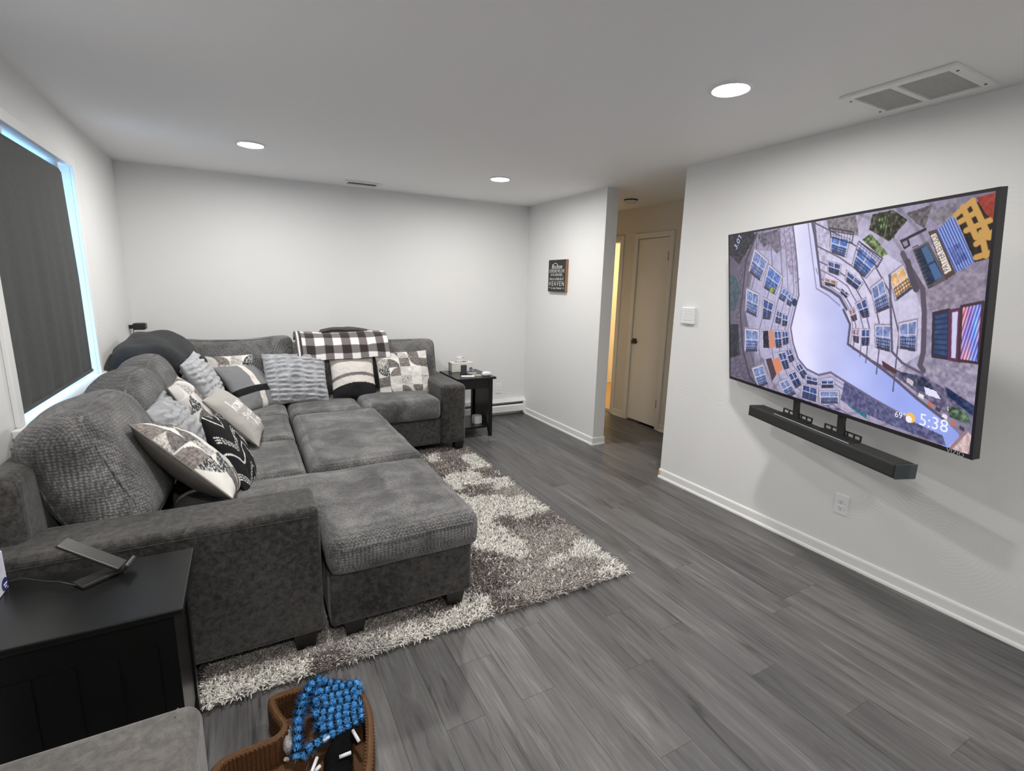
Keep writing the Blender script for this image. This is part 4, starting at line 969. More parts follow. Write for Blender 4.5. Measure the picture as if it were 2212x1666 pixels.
def geo_paint(seed, nt=5):
    def f(u, v):
        g = np.random.default_rng(seed); X = (u+1)/2*nt; Y = (v+1)/2*nt; ix = np.clip(X.astype(int), 0, nt-1); iy = np.clip(Y.astype(int), 0, nt-1)
        bgi = g.integers(0, 6, (nt, nt)); fgi = (bgi+g.integers(1, 5, (nt, nt))) % 6; ori = g.integers(0, 4, (nt, nt))
        bgi[(np.arange(nt)[:, None]+np.arange(nt)[None]) % 2 == 0] = 0
        fx, fy = X-ix, Y-iy; o = ori[ix, iy]
        cx = np.where((o == 1) | (o == 2), 1., 0.); cy = np.where(o >= 2, 1., 0.)
        ins = np.hypot(fx-cx, fy-cy) < .98
        pal = np.array(GEOC); idx = np.where(ins, fgi[ix, iy], bgi[ix, iy]); c = pal[idx].copy()
        sp_ = fbm(np.stack([X*9, Y*34, 0*X], -1), 3)+fbm(np.stack([X*40, Y*10, 0*X+3], -1), 2)
        dark = np.isin(idx, (1, 2, 3, 4)); c[dark] *= (1+1.8*sp_[dark])[:, None]
        mot = (np.isin(idx, (3, 1))) & (g.random(len(u)) < .28); c[mot] = np.array(S(215,213,208))
        return np.clip(c, .01, 1)
    return f
def chevron(u, v):
    c = np.tile(np.array(S(28,28,30)), (len(u), 1)); k = np.abs(((u*1.15+3) % 1.15)-.575)
    s_ = v*1.0+k*.85; ph = (s_*1.05+10) % 1.0
    wht = np.array(S(225,225,222))
    solid = np.abs(ph-.12) < .026; dash = (np.abs(ph-.44) < .017) | (np.abs(ph-.51) < .017) | (np.abs(ph-.58) < .017)
    dash &= ((u*15+20) % 1.0) < .68
    c[solid | dash] = wht; return c
def stripes_grey(u, v):
    c = np.tile(np.array(S(127,128,130)), (len(u), 1)); c[np.abs(u-.02) < .13] = S(222,217,210); c[np.abs(v+.28) < .13] = S(26,26,27); return c
def arcs(u, v):
    c = np.tile(np.array(S(216,211,205)), (len(u), 1)); d = v+.17*(u-.2)**2
    c[np.abs(d-.12) < .075] = S(118,115,113); c[d < -.28] = S(34,33,35); return c
# script strokes for the beige pillow
def bez(P, n=14):
    P = np.array(P, float); out = []
    for i in range(0, len(P)-3, 3):
        for t in np.linspace(0, 1, n): out.append((1-t)**3*P[i]+3*(1-t)**2*t*P[i+1]+3*(1-t)*t*t*P[i+2]+t**3*P[i+3])
    return np.array(out)
def word_home():
    s_ = []
    s_.append(np.array([(0,0),(.06,1.0),(.02,1.05),(.05,.1),(.10,.5),(.2,.55),(.2,.05)]))                  # h
    s_.append(np.array([(.42+.1*math.cos(a),.28+.26*math.sin(a)) for a in np.linspace(0, 6.3, 16)]))         # o
    s_.append(np.array([(.58,.5),(.60,0),(.64,.45),(.71,.5),(.72,0),(.77,.45),(.84,.5),(.86,.02)]))          # m
    s_.append(np.array([(.93,.25),(1.08,.3),(1.05,.5),(.95,.45),(.93,.15),(1.0,0),(1.12,.1)]))              # e
    return s_
def word_sweet():
    s_ = [np.array([(.14,.55),(.05,.6),(.03,.4),(.14,.25),(.1,0),(0,.05)]), np.array([(.22,.5),(.26,0),(.33,.4),(.38,0),(.45,.5)])]
    for x0 in (.5, .72): s_.append(np.array([(x0,.25),(x0+.14,.3),(x0+.1,.5),(x0+.02,.4),(x0+.01,.12),(x0+.08,0),(x0+.18,.1)]))
    s_.append(np.array([(.98,.95),(.97,.1),(1.05,0),(1.1,.1)])); s_.append(np.array([(.9,.6),(1.1,.62)])); return s_
def script(u, v):
    c = np.tile(np.array(S(178,175,170)), (len(u), 1)); dm = np.full(len(u), 9.)
    def stroke(S_, ox, oy, sx_, sy_):
        nonlocal dm
        for st_ in S_:
            P = np.c_[ox+st_[:, 0]*sx_, oy+st_[:, 1]*sy_]
            for a, b_ in zip(P[:-1], P[1:]):
                d = b_-a; t = np.clip(((u-a[0])*d[0]+(v-a[1])*d[1])/(d@d+1e-9), 0, 1); dm = np.minimum(dm, np.hypot(u-a[0]-t*d[0], v-a[1]-t*d[1]))
    stroke(word_home(), -.62, .12, .72, .42); stroke(word_sweet(), -.5, -.25, .8, .34); stroke(word_home(), -.2, -.68, .75, .40)
    c[dm < .021] = S(236,234,230); return c
M_COT = cmat('printed_cotton', .85, bump=(260,.25,.001)); M_FURC = cmat('blue_grey_plush', .95, bump=(420,.6,.003), sheen=.25)
def fur(seed):
    def f(u, v):
        n = fbm(np.stack([u*7+seed, v*9, 0*u], -1), 3); return np.array(S(172,174,178))[None]*(1+.9*n)[:, None]
    return f
M_PIPE = pmat('grey_piping', (.18,.17,.16), .8); M_PIPEB = pmat('beige_piping', (.40,.37,.34), .8)
def leanL(t): return (-math.sin(t), 0, math.cos(t))
SC_GEO = 'throw pillow with quarter-circle patchwork print'
t, G, nn = pillow('throw_pillow', 'patchwork-print throw pillow at the near end beside the sofa arm', (-.25, 2.52, .715), (.06,.95,-.28), (-.70,.2,.70), .47, .48, .18, geo_paint(3), flat(S(96,92,88)), M_COT, 110, seed=1.); piping(t, G, M_PIPE)
pillow('throw_pillow', 'black throw pillow with white dashed chevron lines', (-.108, 2.775, .66), (.11,.96,-.2), (-.38,.2,.88), .40, .42, .13, chevron, flat(S(30,30,32)), M_COT, 130, seed=2.)
pillow('throw_pillow', 'light blue-grey plush pillow between the near patchwork and chevron pillows', (-.325, 2.98, .715), (.04,1,.03), leanL(.48), .44, .44, .15, fur(1.), fur(2.), M_FURC, 110, ruche=.010, seed=3.)
t, G, nn = pillow('throw_pillow', 'patchwork-print throw pillow half hidden behind the near blue-grey plush pillow', (-.28, 3.30, .735), (0,1,-.03), leanL(.47), .46, .46, .16, geo_paint(8), flat(S(96,92,88)), M_COT, 100, seed=4.); piping(t, G, M_PIPE)
t, G, nn = pillow('throw_pillow', 'beige throw pillow with white handwritten script', (-.09, 3.42, .685), (.1,1,0), (-.23,0,.26), .42, .40, .14, script, flat(S(150,145,140)), M_COT, 150, seed=5.); piping(t, G, M_PIPEB, .003)
pillow('throw_pillow', 'blue-grey plush pillow in the sofa corner beside the beige script pillow', (-.272, 3.92, .79), (.10,1,.08), leanL(.40), .44, .44, .15, fur(3.), fur(4.), M_FURC, 100, ruche=.010, seed=6.)
pillow('throw_pillow', 'patchwork-print pillow with only its top showing behind the grey striped pillow', (-.17, 4.58, .70), (1,0,.0), (.02,.25,.97), .42, .42, .14, geo_paint(12), flat(S(96,92,88)), M_COT, 80, seed=7.)
pillow('throw_pillow', 'grey throw pillow with crossing white and black stripes', (.0, 4.44, .665), (.683,.727,-.065), (-.434,.476,.765), .43, .43, .15, stripes_grey, flat(S(120,124,130)), M_COT, 120, seed=8.)
pillow('throw_pillow', 'wide blue-grey ruched plush pillow against the back of the sofa', (.35, 4.52, .70), (1,0,0), (0,.42,.9), .50, .45, .17, fur(5.), fur(6.), M_FURC, 130, ruche=.011, seed=9.)
pillow('throw_pillow', 'white throw pillow with grey arc and black base', (.825, 4.53, .665), (1,0,-.01), (-.10,.45,.88), .385, .40, .15, arcs, flat(S(50,50,52)), M_COT, 110, seed=10.)
pillow('throw_pillow', 'patchwork-print throw pillow leaning on the far right sofa arm', (1.285, 4.52, .685), (1,.0,0), (0,.45,.88), .50, .44, .16, geo_paint(21), flat(S(96,92,88)), M_COT, 120, seed=11.)

# ================================================================== BLANKETS
# plaid blanket folded over the back
def strip_sheet(path, x0, x1, nx, thick, paint, name, t, mat, wob=.012, seed=0., arch=0.):
    """thick sheet following a path in the y-z plane, spanning x0..x1"""
    path = np.array(path, float); d = np.r_[0, np.cumsum(np.hypot(*np.diff(path, axis=0).T))]; ns = 70; s_ = np.linspace(0, d[-1], ns)
    yy = np.interp(s_, d, path[:, 0]); zz = np.interp(s_, d, path[:, 1])
    k = np.ones(9)/9; yy = np.convolve(np.pad(yy, 4, mode='edge'), k, 'valid'); zz = np.convolve(np.pad(zz, 4, mode='edge'), k, 'valid')
    ty = np.gradient(yy); tz = np.gradient(zz); L = np.hypot(ty, tz); ny_, nz_ = tz/L, -ty/L     # normal
    if (ny_*-1).mean() < 0: pass
    xs = np.linspace(x0, x1, nx); X, Sg = np.meshgrid(xs, s_)
    top = []; bot = []
    wn = wob*2*fbm(np.stack([X*6+seed, Sg*6, 0*X], -1), 3)
    for sgn, store in ((1, top), (-1, bot)):
        off = sgn*thick/2
        Y = (yy+ny_*off)[:, None]+0*X; Z = (zz+nz_*off)[:, None]+0*X
        Z = Z+wn+arch*np.sin(math.pi*(X-x0)/(x1-x0)*.9+.4); Y = Y+wn*.5
        store.append(np.stack([X+.01*fbm(np.stack([X*3, Sg*5, 0*X+seed+2], -1), 2), Y, Z], -1))
    A, B = top[0], bot[0]; n1, n2 = X.shape; q = np.arange(n1*n2).reshape(n1, n2); qb = q+n1*n2
    f1 = np.stack([q[:-1,:-1], q[:-1,1:], q[1:,1:], q[1:,:-1]], -1).reshape(-1, 4); f2 = np.stack([qb[:-1,:-1], qb[1:,:-1], qb[1:,1:], qb[:-1,1:]], -1).reshape(-1, 4)
    def side(e, eb): return np.stack([e[:-1], eb[:-1], eb[1:], e[1:]], -1)
    F = np.vstack([f1, f2, side(q[0][::-1], qb[0][::-1]), side(q[-1], qb[-1]), side(q[:, 0], qb[:, 0]), side(q[:, -1][::-1], qb[:, -1][::-1])])
    c = paint(X.ravel()-x0, Sg.ravel(), x1-x0, d[-1]); return mobj(name, np.vstack([A.reshape(-1,3), B.reshape(-1,3)]), F, mat, t, smooth=True, colors=np.vstack([c, c]))
def plaid(x, s, w_, l_):
    a = (np.floor(x/.075).astype(int) % 2 == 0); b_ = (np.floor((s+.02)/.075).astype(int) % 2 == 0)
    c = np.tile(np.array(S(120,114,114)), (len(x), 1)); c[a & b_] = S(232,230,228); c[(~a) & (~b_)] = S(52,44,47)
    c[(x < .05) & (x > .025)] = S(60,52,58); c[x < .012] = S(90,80,78); c[(x < .025) & (x > .012)] = S(228,226,222); return c
pb = thing('plaid_blanket', (.78, 4.75, .86), 'folded black and white buffalo plaid blanket draped over the sofa back', 'blanket')
M_FLEECE = cmat('fleece', .95, bump=(300,.3,.002), sheen=.2)
strip_sheet([(4.560,.835),(4.572,.88),(4.615,.96),(4.665,1.015),(4.74,1.045),(4.83,1.045),(4.93,1.0)], .375, 1.165, 110, .045, plaid, 'folded_layer', pb, M_FLEECE, .022, 1.)
strip_sheet([(4.73,1.040),(4.80,1.060),(4.90,1.04),(4.96,.98)], .60, 1.06, 60, .025, lambda x, s, w_, l_: np.tile(np.array(S(62,56,56)), (len(x), 1)), 'turned_corner', pb, M_FLEECE, .02, 3., arch=.035)
# charcoal sherpa throw heaped over the corner
th_ = thing('sherpa_throw', (-.5, 4.3, .8), 'dark charcoal fleece throw heaped over the back-left corner of the sofa', 'blanket')
V, F = round_box(.235, .36, .14, .13, 40)
c0 = np.array([-.572, 4.24, .925]); V[:, 2] += .03*np.cos(V[:, 0]*6)+.030*np.sin(V[:, 1]*4+.5)
V[:, 2] -= .22*np.clip(V[:, 0]-.05, 0, 1); V[:, 2] -= .10*np.clip(-V[:, 1]-.15, 0, 1)
fold = np.sin((V[:, 0]*.9+V[:, 1]*.35+V[:, 2]*.5)*34+4*fbm(V*4, 2)); V += (.008*fold+.03*fbm(V*7, 3))[:, None]*(V/np.linalg.norm(V, axis=1, keepdims=True))
mobj('heap', V+c0, F, pmat('charcoal_sherpa', (.015,.0165,.0185), .95, noise=(60,.3), bump=(170,.8,.006), sheen=.1), th_, smooth=True)
V, F = round_box(.17, .05, .12, .045, 24); V[:, 2] -= .0; V += .03*fbm(V*8+3, 3)[:, None]
V[:, 1] += .015*np.sin(V[:, 0]*40)
mobj('hanging_fold', V+np.array([-.42, 4.05, .86]), F, MATS['charcoal_sherpa'], th_, smooth=True)

# ================================================================== END TABLES
def end_table(name, x0, x1, y0, y1, zt, label, panels, shelf=True):
    """black end table; panels: which sides are closed ('x0','x1','y0','y1')"""
    t = thing(name, ((x0+x1)/2, (y0+y1)/2, 0), label, 'end table')
    box('top', (x0, y0, zt-.022, x1, y1, zt), M_BLACK, t, bevel=(.005, 2))
    i = .028; lw = .042
    for (lx, ly, sx_, sy_) in ((x0+i, y0+i, 1, 1), (x1-i-lw, y0+i, -1, 1), (x0+i, y1-i-lw, 1, -1), (x1-i-lw, y1-i-lw, -1, -1)):
        tp = .014
        a, b_ = (0, tp) if sx_ > 0 else (tp, 0); a2, b2 = (0, tp) if sy_ > 0 else (tp, 0)
        V = [(lx+a*1, ly+a2, 0), (lx+lw-b_, ly+a2, 0), (lx+lw-b_, ly+lw-b2, 0), (lx+a, ly+lw-b2, 0)]
        V += [(lx, ly, .12), (lx+lw, ly, .12), (lx+lw, ly+lw, .12), (lx, ly+lw, .12)]+[(lx, ly, zt-.022), (lx+lw, ly, zt-.022), (lx+lw, ly+lw, zt-.022), (lx, ly+lw, zt-.022)]
        Fs = [(0,3,2,1), (8,9,10,11)]+[(k, (k+1) % 4, 4+(k+1) % 4, 4+k) for k in range(4)]+[(4+k, 4+(k+1) % 4, 8+(k+1) % 4, 8+k) for k in range(4)]
        mobj('leg', V, Fs, M_BLACK, t)
    ax0, ax1, ay0, ay1 = x0+i+lw, x1-i-lw, y0+i+lw, y1-i-lw; zs_ = .105
    sides = {'y0': (ax0, y0+i+.006, ax1, y0+i+.024), 'y1': (ax0, y1-i-.024, ax1, y1-i-.006), 'x0': (x0+i+.006, ay0, x0+i+.024, ay1), 'x1': (x1-i-.024, ay0, x1-i-.006, ay1)}
    for k, (a, b_, c, d) in sides.items():
        box('apron', (a, b_, zt-.115, c, d, zt-.022), M_BLACK, t)
        if k in panels:
            p = box('side_panel', (a, b_, zs_, c, d, zt-.115), M_BLACK, t)
            if k[0] == 'y':
                m_ = 5; e = -.003 if k == 'y0' else 0; yy = b_-.003 if k == 'y0' else d
                for j in range(m_):
                    w1 = (c-a)/m_; mobj('bead_board', boxv(a+j*w1+.003, yy, zs_, a+(j+1)*w1-.003, yy+.003, zt-.122), BOXF, M_BLACK, p)
    box('shelf', (x0+i+.01, y0+i+.01, zs_-.012, x1-i-.01, y1-i-.01, zs_+.008), M_BLACK, t)
    return t
end_table('end_table', 1.765, 2.185, 4.368, 4.878, .62, 'black end table between the far sofa arm and the heater', ('x1',))
end_table('end_table', -.795, -.207, 1.497, 1.858, .62, 'black panelled end table in the near left foreground', ('y0', 'x1', 'x0', 'y1'))

M_TBOX = pmat('tissue_box_card', (.72,.70,.66), .6, noise=(30,.06)); M_TBLUE = pmat('tissue_box_blue', (.02,.02,.20), .5); M_TISSUE = pmat('tissue_paper', (.85,.85,.86), .8)
def tissue_box(cx, cy, z, wx, wy, hz, label, badge, mat=M_TBOX):
    t = thing('tissue_box', (cx, cy, z), label, 'tissue box')
    box('carton', (cx-wx/2, cy-wy/2, z, cx+wx/2, cy+wy/2, z+hz), mat, t, bevel=(.003, 1))
    n = 24; mobj('opening', [(cx+wx*.33*math.cos(2*math.pi*k/n), cy+wy*.28*math.sin(2*math.pi*k/n), z+hz+.0006) for k in range(n)], [tuple(range(n))], M_SLOT, t)
    V = []; Fs = []; n = 16
    for j in range(6):
        for k in range(n):
            a = 2*math.pi*k/n; rr_ = .020+.010*math.sin(a*3+j)-.002*j; V.append((cx-.01+rr_*1.5*math.cos(a)+.008*j*math.sin(a*2), cy+rr_*.5*math.sin(a), z+hz-.004+j*.011+.012*math.sin(a*2+1)*(j/5)))
    for j in range(5): Fs += [(j*n+k, j*n+(k+1) % n, (j+1)*n+(k+1) % n, (j+1)*n+k) for k in range(n)]
    mobj('tissue', V, Fs, M_TISSUE, t, smooth=True)
    o, ex, en = badge; o = np.array(o, float); ex = np.array(ex, float); en = np.array(en, float)
    mobj('badge', [o+ex*.019*math.cos(2*math.pi*k/20)+np.array([0,0,1])*.019*math.sin(2*math.pi*k/20)+en*.0012 for k in range(20)], [tuple(range(20))], M_TBLUE, t)
    MB().fbox((o, ex, en, (0,0,1)), -.011, .0014, -.002, .011, .0018, .003).fbox((o, ex, en, (0,0,1)), -.006, .0014, -.010, .006, .0018, -.006).build('badge_print', M_TISSUE, t)
    return t
zt = .62
tissue_box(1.975, 4.80, zt, .235, .115, .098, 'white tissue box on the far end table', ((2.066, 4.7425, zt+.025), (1,0,0), (0,-1,0)))
st = thing('phone_speaker', (1.925, 4.60, zt), 'small upright grey-black device in front of the far tissue box', 'speaker')
box('body', (1.895, 4.585, zt+.008, 1.955, 4.61, zt+.098), M_DGREY, st, bevel=(.006, 3)); box('base', (1.892, 4.575, zt, 1.958, 4.622, zt+.009), M_BLACKM, st, bevel=(.002, 1))
M_COAST = pmat('felt_coaster', (.33,.32,.29), .9, noise=(80,.2))
for (x, y, lb) in ((2.03, 4.63, 'round grey felt coaster farther back on the far end table'), (2.03, 4.50, 'round grey felt coaster nearer the front of the far end table')):
    o = MB().cyl((x, y), .052, zt+.0002, zt+.005, 32).build('coaster', M_COAST, bevel=None); tag(o, lb, 'coaster', 'coasters on the far end table')
rm_ = thing('remote_control', (1.905, 4.43, zt), 'white remote control lying at the front edge of the far end table', 'remote')
V = boxv(-.065, -.019, 0, .065, .019, .016); a = -.35; V = [(1.905+p[0]*math.cos(a)-p[1]*math.sin(a), 4.445+p[0]*math.sin(a)+p[1]*math.cos(a), zt+p[2]) for p in V]
mobj('body', V, BOXF, M_WPLAS, rm_, bevel=(.005, 3))
for k in range(4):
    p = (-.045+k*.025, 0); MB().cyl((1.905+p[0]*math.cos(a), 4.445+p[0]*math.sin(a)), .005, zt+.016, zt+.0175, 12).build('button', M_GRILLE, rm_)
ms_ = thing('computer_mouse', (2.115, 4.46, zt), 'white rounded mouse beside the coasters on the far end table', 'mouse')
V, F = round_box(.045, .03, .017, .016, 12); V[:, 2] = np.where(V[:, 2] > 0, V[:, 2]+.008*np.cos(V[:, 0]/.045*1.4), V[:, 2])
mobj('shell', V+np.array([2.115, 4.46, zt+.0172]), F, M_WPLAS, ms_, smooth=True); MB().tube([(2.115,4.435,zt+.036),(2.115,4.449,zt+.041)], .003, 8).build('wheel', M_GRILLE, ms_)
cn = thing('octagonal_container', (2.055, 4.55, .113), 'stacked white octagonal plastic container on the lower shelf of the far end table', 'container')
for k, (r_, h0, h1) in enumerate(((.055, .1135, .138), (.058, .140, .166), (.055, .168, .188))): MB().cyl((2.055, 4.55), r_, h0, h1, 8, r_*.97).build(('tray', 'tray', 'lid')[k], M_WPLAS, cn)
MB().cyl((2.055, 4.55), .053, .1665, .1685, 8).build('seam_band', M_GRILLE, cn)
# near table
tissue_box(-.735, 1.735, zt, .15, .175, .12, 'white tissue box cut off by the left edge, on the near end table', ((-.6595, 1.80, zt+.024), (0,1,0), (1,0,0)), pmat('tissue_box_lilac', (.66,.66,.76), .6, noise=(25,.12)))
cg = thing('charging_stand', (-.44, 1.76, zt), 'dark folding phone charging stand on the near end table', 'charger')
def bar3(name, A, B, wdt, th, mat, parent):
    A = np.array(A, float); B = np.array(B, float); ex = B-A; L = np.linalg.norm(ex); ex /= L; ey = np.cross((0,0,1), ex); ey /= np.linalg.norm(ey); ez = np.cross(ex, ey)
    return mobj(name, MB().fbox((A, ex, ey, ez), 0, -wdt/2, -th/2, L, wdt/2, th/2).V, BOXF, mat, parent, bevel=(th*.3, 2))
M_CHG = pmat('charger_grey', (.022,.022,.020), .4)
bar3('foot', (-.486, 1.735, zt+.006), (-.40, 1.80, zt+.006), .055, .011, M_CHG, cg)
bar3('pad', (-.385, 1.775, zt+.022), (-.53, 1.815, zt+.115), .052, .010, M_CHG, cg)
bar3('lip', (-.378, 1.775, zt+.018), (-.362, 1.772, zt+.036), .06, .012, M_CHG, cg)
MB().tube([(-.488, 1.735, zt+.008), (-.53, 1.755, zt+.02), (-.57, 1.79, zt+.012), (-.62, 1.80, zt+.03), (-.66, 1.835, zt+.012), (-.72, 1.845, zt+.004)], .0022, 6).build('cable', M_CHG, cg, smooth=True)

# ================================================================== NEAR ARMCHAIR
ac = thing('armchair', (-.48, .62, 0), 'grey suede armchair whose arm shows at the bottom left edge', 'armchair')
box('arm', (-.80, .86, .07, -.142, 1.135, .618), M_CHAIR, ac, bevel=(.034, 5))
box('arm', (-.80, -.02, .07, -.142, .20, .605), M_CHAIR, ac, bevel=(.045, 5))
box('seat_base', (-.80, .20, .07, -.16, .86, .30), M_CHAIR, ac, bevel=(.02, 3))
box('backrest', (-.81, .0, .07, -.60, 1.08, .86), M_CHAIR, ac, bevel=(.05, 5))
seat('seat_cushion', -.60, -.15, .205, .855, .30, .46, ac, 31., mat=M_CHAIR)
for x, y in ((-.2, 1.03), (-.2, .05), (-.74, 1.03), (-.74, .05)): foot(x, y, ac, .03, .075, .0005)
MB().tube([(-.185, 1.135, .09), (-.185, 1.135, .57), (-.186, 1.125, .608), (-.187, 1.09, .618)], .003, 5).build('seam', M_CHAIR, ac)

# ================================================================== PET TOYS
M_TRAY = pmat('brown_ribbed_tray', (.120,.052,.017), .75, noise=(160,.35), bump=(400,.5,.002))
tray = thing('toy_tray', (.06, 1.40, 0), 'brown tray with curvy ribbed walls holding pet toys on the floor', 'tray')
ol = [(.10,1.66),(.03,1.668),(-.012,1.66),(-.022,1.63),(-.008,1.57),(.010,1.518),(-.01,1.492),(-.06,1.488),(-.13,1.484),(-.165,1.47),(-.185,1.43),(-.185,1.33),(-.17,1.24),(-.12,1.17),(-.03,1.13),(.08,1.12),(.17,1.15),(.225,1.22),(.255,1.31),(.278,1.42),(.278,1.52),(.25,1.60),(.19,1.648)]
def cat_rom(P, n=8):
    P = np.array(P, float); m = len(P); out = []
    for i in range(m):
        p0, p1, p2, p3 = P[(i-1) % m], P[i], P[(i+1) % m], P[(i+2) % m]
        for t in np.arange(n)/n: out.append(.5*((2*p1)+(-p0+p2)*t+(2*p0-5*p1+4*p2-p3)*t*t+(-p0+3*p1-3*p2+p3)*t**3))
    return np.array(out)
O = cat_rom(ol); m = len(O); tg = np.roll(O, -1, 0)-np.roll(O, 1, 0); tg /= np.linalg.norm(tg, axis=1, keepdims=True); nr = np.c_[tg[:, 1], -tg[:, 0]]
cen = O.mean(0); area = np.sum(O[:, 0]*np.roll(O[:, 1], -1)-np.roll(O[:, 0], -1)*O[:, 1])
nin = nr if area < 0 else -nr
HT, WTk = .115, .020
rings = [(0, .0005), (0, HT-.006), (.006, HT), (WTk-.006, HT), (WTk, HT-.006), (WTk, .014)]
V = []; Fs = []
for d_, z in rings: V += [(p[0]+q_[0]*d_, p[1]+q_[1]*d_, z) for p, q_ in zip(O, nin)]
for i in range(len(rings)-1): Fs += [(i*m+k, i*m+(k+1) % m, (i+1)*m+(k+1) % m, (i+1)*m+k) for k in range(m)]
mobj('wall', V, Fs, M_TRAY, tray, smooth=False)
bm = bmesh.new(); vs = [bm.verts.new((p[0]+q_[0]*.012, p[1]+q_[1]*.012, .014)) for p, q_ in zip(O, nin)]; f = bm.faces.new(vs); bmesh.ops.triangulate(bm, faces=[f]); me_v = [v.co[:] for v in bm.verts]; bm.verts.index_update(); me_f = [tuple(v.index for v in f_.verts) for f_ in bm.faces]; bm.free()
mobj('floor_panel', me_v, me_f, M_TRAY, tray)
dist = np.r_[0, np.cumsum(np.linalg.norm(np.diff(O, axis=0), axis=1))]; total = dist[-1]+np.linalg.norm(O[0]-O[-1])
kk = int(total/.0125)
for i in range(kk):
    s_ = i*total/kk; px, py = np.interp(s_, dist, O[:, 0]), np.interp(s_, dist, O[:, 1]); k = min(np.searchsorted(dist, s_), m-1); ni = nin[k]; ti = tg[k]
    o = np.array([px+ni[0]*(WTk-.001), py+ni[1]*(WTk-.001), 0])
    if i < 145:
        MB().fbox((o, (ti[0], ti[1], 0), (ni[0], ni[1], 0), (0,0,1)), -.0032, 0, .014, .0032, .0045, HT-.008).build('rib', M_TRAY, tray)
        MB().fbox((o, (ti[0], ti[1], 0), (ni[0], ni[1], 0), (0,0,1)), -.0032, -WTk-.002, .004, .0032, -WTk+.0012, HT-.010).build('rib', M_TRAY, tray)
# fuzzy blue toy: a shaggy cord laid in rows
M_BLUE = cmat('blue_shag_yarn', .9)
bt = thing('fuzzy_cord_toy', (.17, 1.52, .02), 'bright blue fuzzy knotted toy with black flecks draped over the brown tray', 'pet toy')
path = [(.045,1.425,.06),(.052,1.47,.085),(.062,1.52,.115),(.085,1.575,.135),(.118,1.617,.145),(.15,1.628,.135),(.175,1.615,.125),(.205,1.60,.12),(.235,1.588,.115),(.26,1.575,.115)]
rowsy = [(1.578,.120),(1.553,.114),(1.528,.108),(1.503,.102),(1.478,.096),(1.455,.090)]
for i, (yy_, zz_) in enumerate(rowsy):
    xa, xb = (.258, .125) if i % 2 == 0 else (.118, .252)
    for t in np.linspace(0, 1, 6): path.append((xa+(xb-xa)*t, yy_+.02*(t if i % 2 == 0 else 1-t), zz_))
path = path+[(.09,1.44,.07),(.06,1.43,.05)]
P = np.array(path); dd = np.r_[0, np.cumsum(np.linalg.norm(np.diff(P, axis=0), axis=1))]; ss = np.linspace(0, dd[-1], 420); PP = np.stack([np.interp(ss, dd, P[:, k]) for k in range(3)], -1)
rad_ = .0115*(1+.12*np.sin(ss*260))
mb = MB().tube(PP, list(rad_), 8); cV = np.array(mb.V)
kcol = np.repeat(np.sin(ss*260), 8); cc = np.where(kcol[:, None] > -.55, np.array(S(92,176,246))[None], np.array(S(20,34,48))[None])*(1+.3*fbm(cV*90, 2))[:, None]
mobj('cord', mb.V, mb.F, M_BLUE, bt, smooth=True, colors=cc)
nf = 15000; g = np.random.default_rng(5); i_ = g.integers(2, 417, nf); tgv = PP[i_+1]-PP[i_-1]; tgv /= np.linalg.norm(tgv, axis=1, keepdims=True)
dv = g.normal(size=(nf, 3)); dv -= tgv*np.sum(dv*tgv, 1, keepdims=True)*.7; dv /= np.linalg.norm(dv, axis=1, keepdims=True); sd_ = np.cross(dv, tgv); sd_ /= np.linalg.norm(sd_, axis=1, keepdims=True)+1e-9
b0 = PP[i_]+dv*(rad_[i_]*.8)[:, None]; Ln = g.uniform(.007, .024, (nf, 1)); tp = b0+dv*Ln+g.normal(size=(nf, 3))*.003; wd_ = .0014
V = np.stack([b0-sd_*wd_, b0+sd_*wd_, tp], 1).reshape(-1, 3); V[:, 2] = np.maximum(V[:, 2], .016)
isb = (np.sin(ss[i_]*260) > -.35) & (g.random(nf) < .85); fc = np.where(isb[:, None], np.array(S(112,192,252))[None]*g.uniform(.6, 1.15, (nf, 1)), np.array(S(18,28,40))[None])
fz = mobj('fuzz', V, np.arange(nf*3).reshape(-1, 3), M_BLUE, bt, colors=np.repeat(fc, 3, 0)); fz['kind'] = 'stuff'
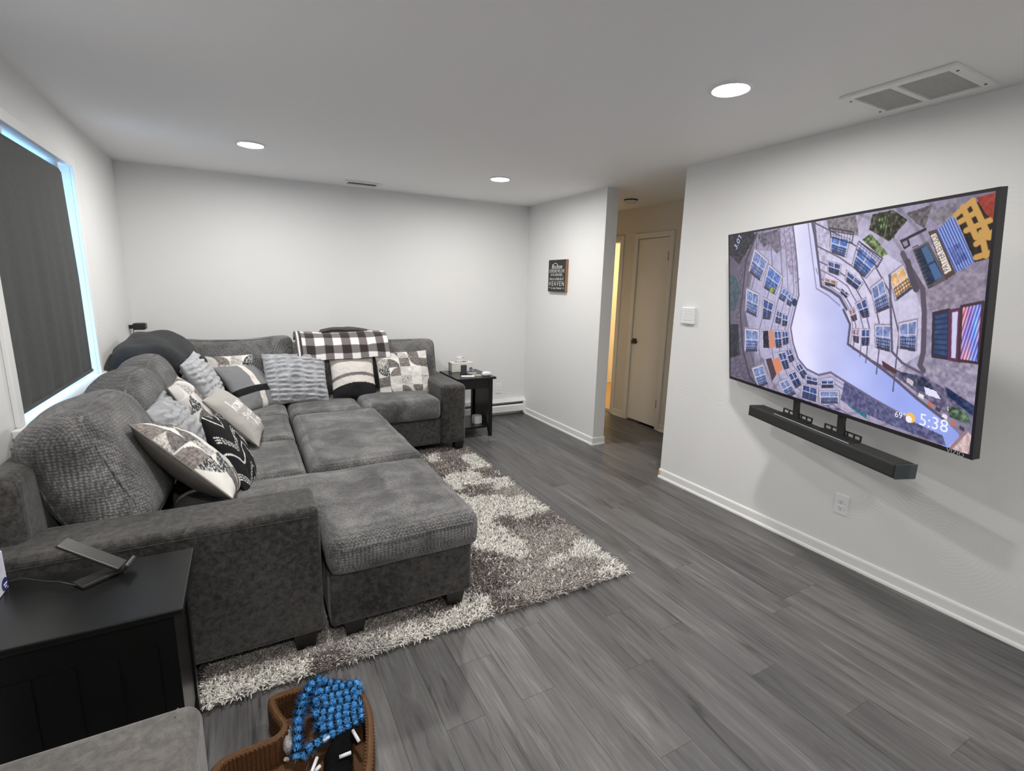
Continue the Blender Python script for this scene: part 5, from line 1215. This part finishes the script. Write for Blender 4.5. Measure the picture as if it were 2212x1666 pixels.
# grey mouse toy
mo = thing('plush_mouse', (.035, 1.47, .02), 'small grey plush mouse with a red bit beside the blue fuzzy toy', 'pet toy')
V, F = round_box(.017, .045, .02, .0165, 16); V += .006*fbm(V*160, 2)[:, None]; V[:, 0] *= 1-.25*np.clip(-V[:, 1]/.045, 0, 1)
mobj('body', V+np.array([.026, 1.495, .072]), F, pmat('grey_plush', (.42,.39,.38), .95, noise=(120,.3), bump=(500,.8,.003)), mo, smooth=True)
V, F = round_box(.004, .005, .004, .0038, 4); mobj('red_nose', V+np.array([.046, 1.448, .078]), F, pmat('toy_red', (.6,.02,.04), .5), mo, smooth=True)
MB().tube([(.02,1.43,.065),(.014,1.425,.075)], .006, 8).build('ear', MATS['grey_plush'], mo); MB().tube([(.04,1.43,.062),(.046,1.425,.07)], .006, 8).build('ear', MATS['grey_plush'], mo)
# black plush with white bars
bp_ = thing('black_plush_toy', (.15, 1.34, .015), 'black plush toy with white bars lying in the brown tray', 'pet toy')
M_BPL = pmat('black_plush', (.004,.0045,.0045), .95, spec=.1, bump=(300,.8,.004))
V, F = round_box(.040, .09, .030, .028, 24); V += .035*fbm(V*45, 3)[:, None]; V[:, 0] += .25*V[:, 1]
mobj('body', V+np.array([.15, 1.335, .052]), F, M_BPL, bp_, smooth=True)
V, F = round_box(.032, .035, .03, .028, 12); V += .01*fbm(V*40, 2)[:, None]; mobj('head', V+np.array([.185, 1.435, .055]), F, M_BPL, bp_, smooth=True)
for A, B in (((.215,1.425,.085),(.225,1.375,.085)), ((.125,1.43,.082),(.145,1.435,.086)), ((.075,1.33,.08),(.10,1.38,.082)), ((.16,1.345,.088),(.195,1.345,.088)), ((.09,1.335,.084),(.105,1.345,.085))):
    MB().tube([A, B], .0055, 8).build('white_bar', M_WPLAS, bp_, smooth=True)
wd2 = MB().tube([(.105, 1.47, .05), (.07, 1.40, .034), (.04, 1.30, .02)], .0028, 6).build('wand_stick', pmat('wand_dark', (.03,.02,.018), .5)); tag(wd2, 'thin dark wand stick lying across the brown tray', 'pet toy')
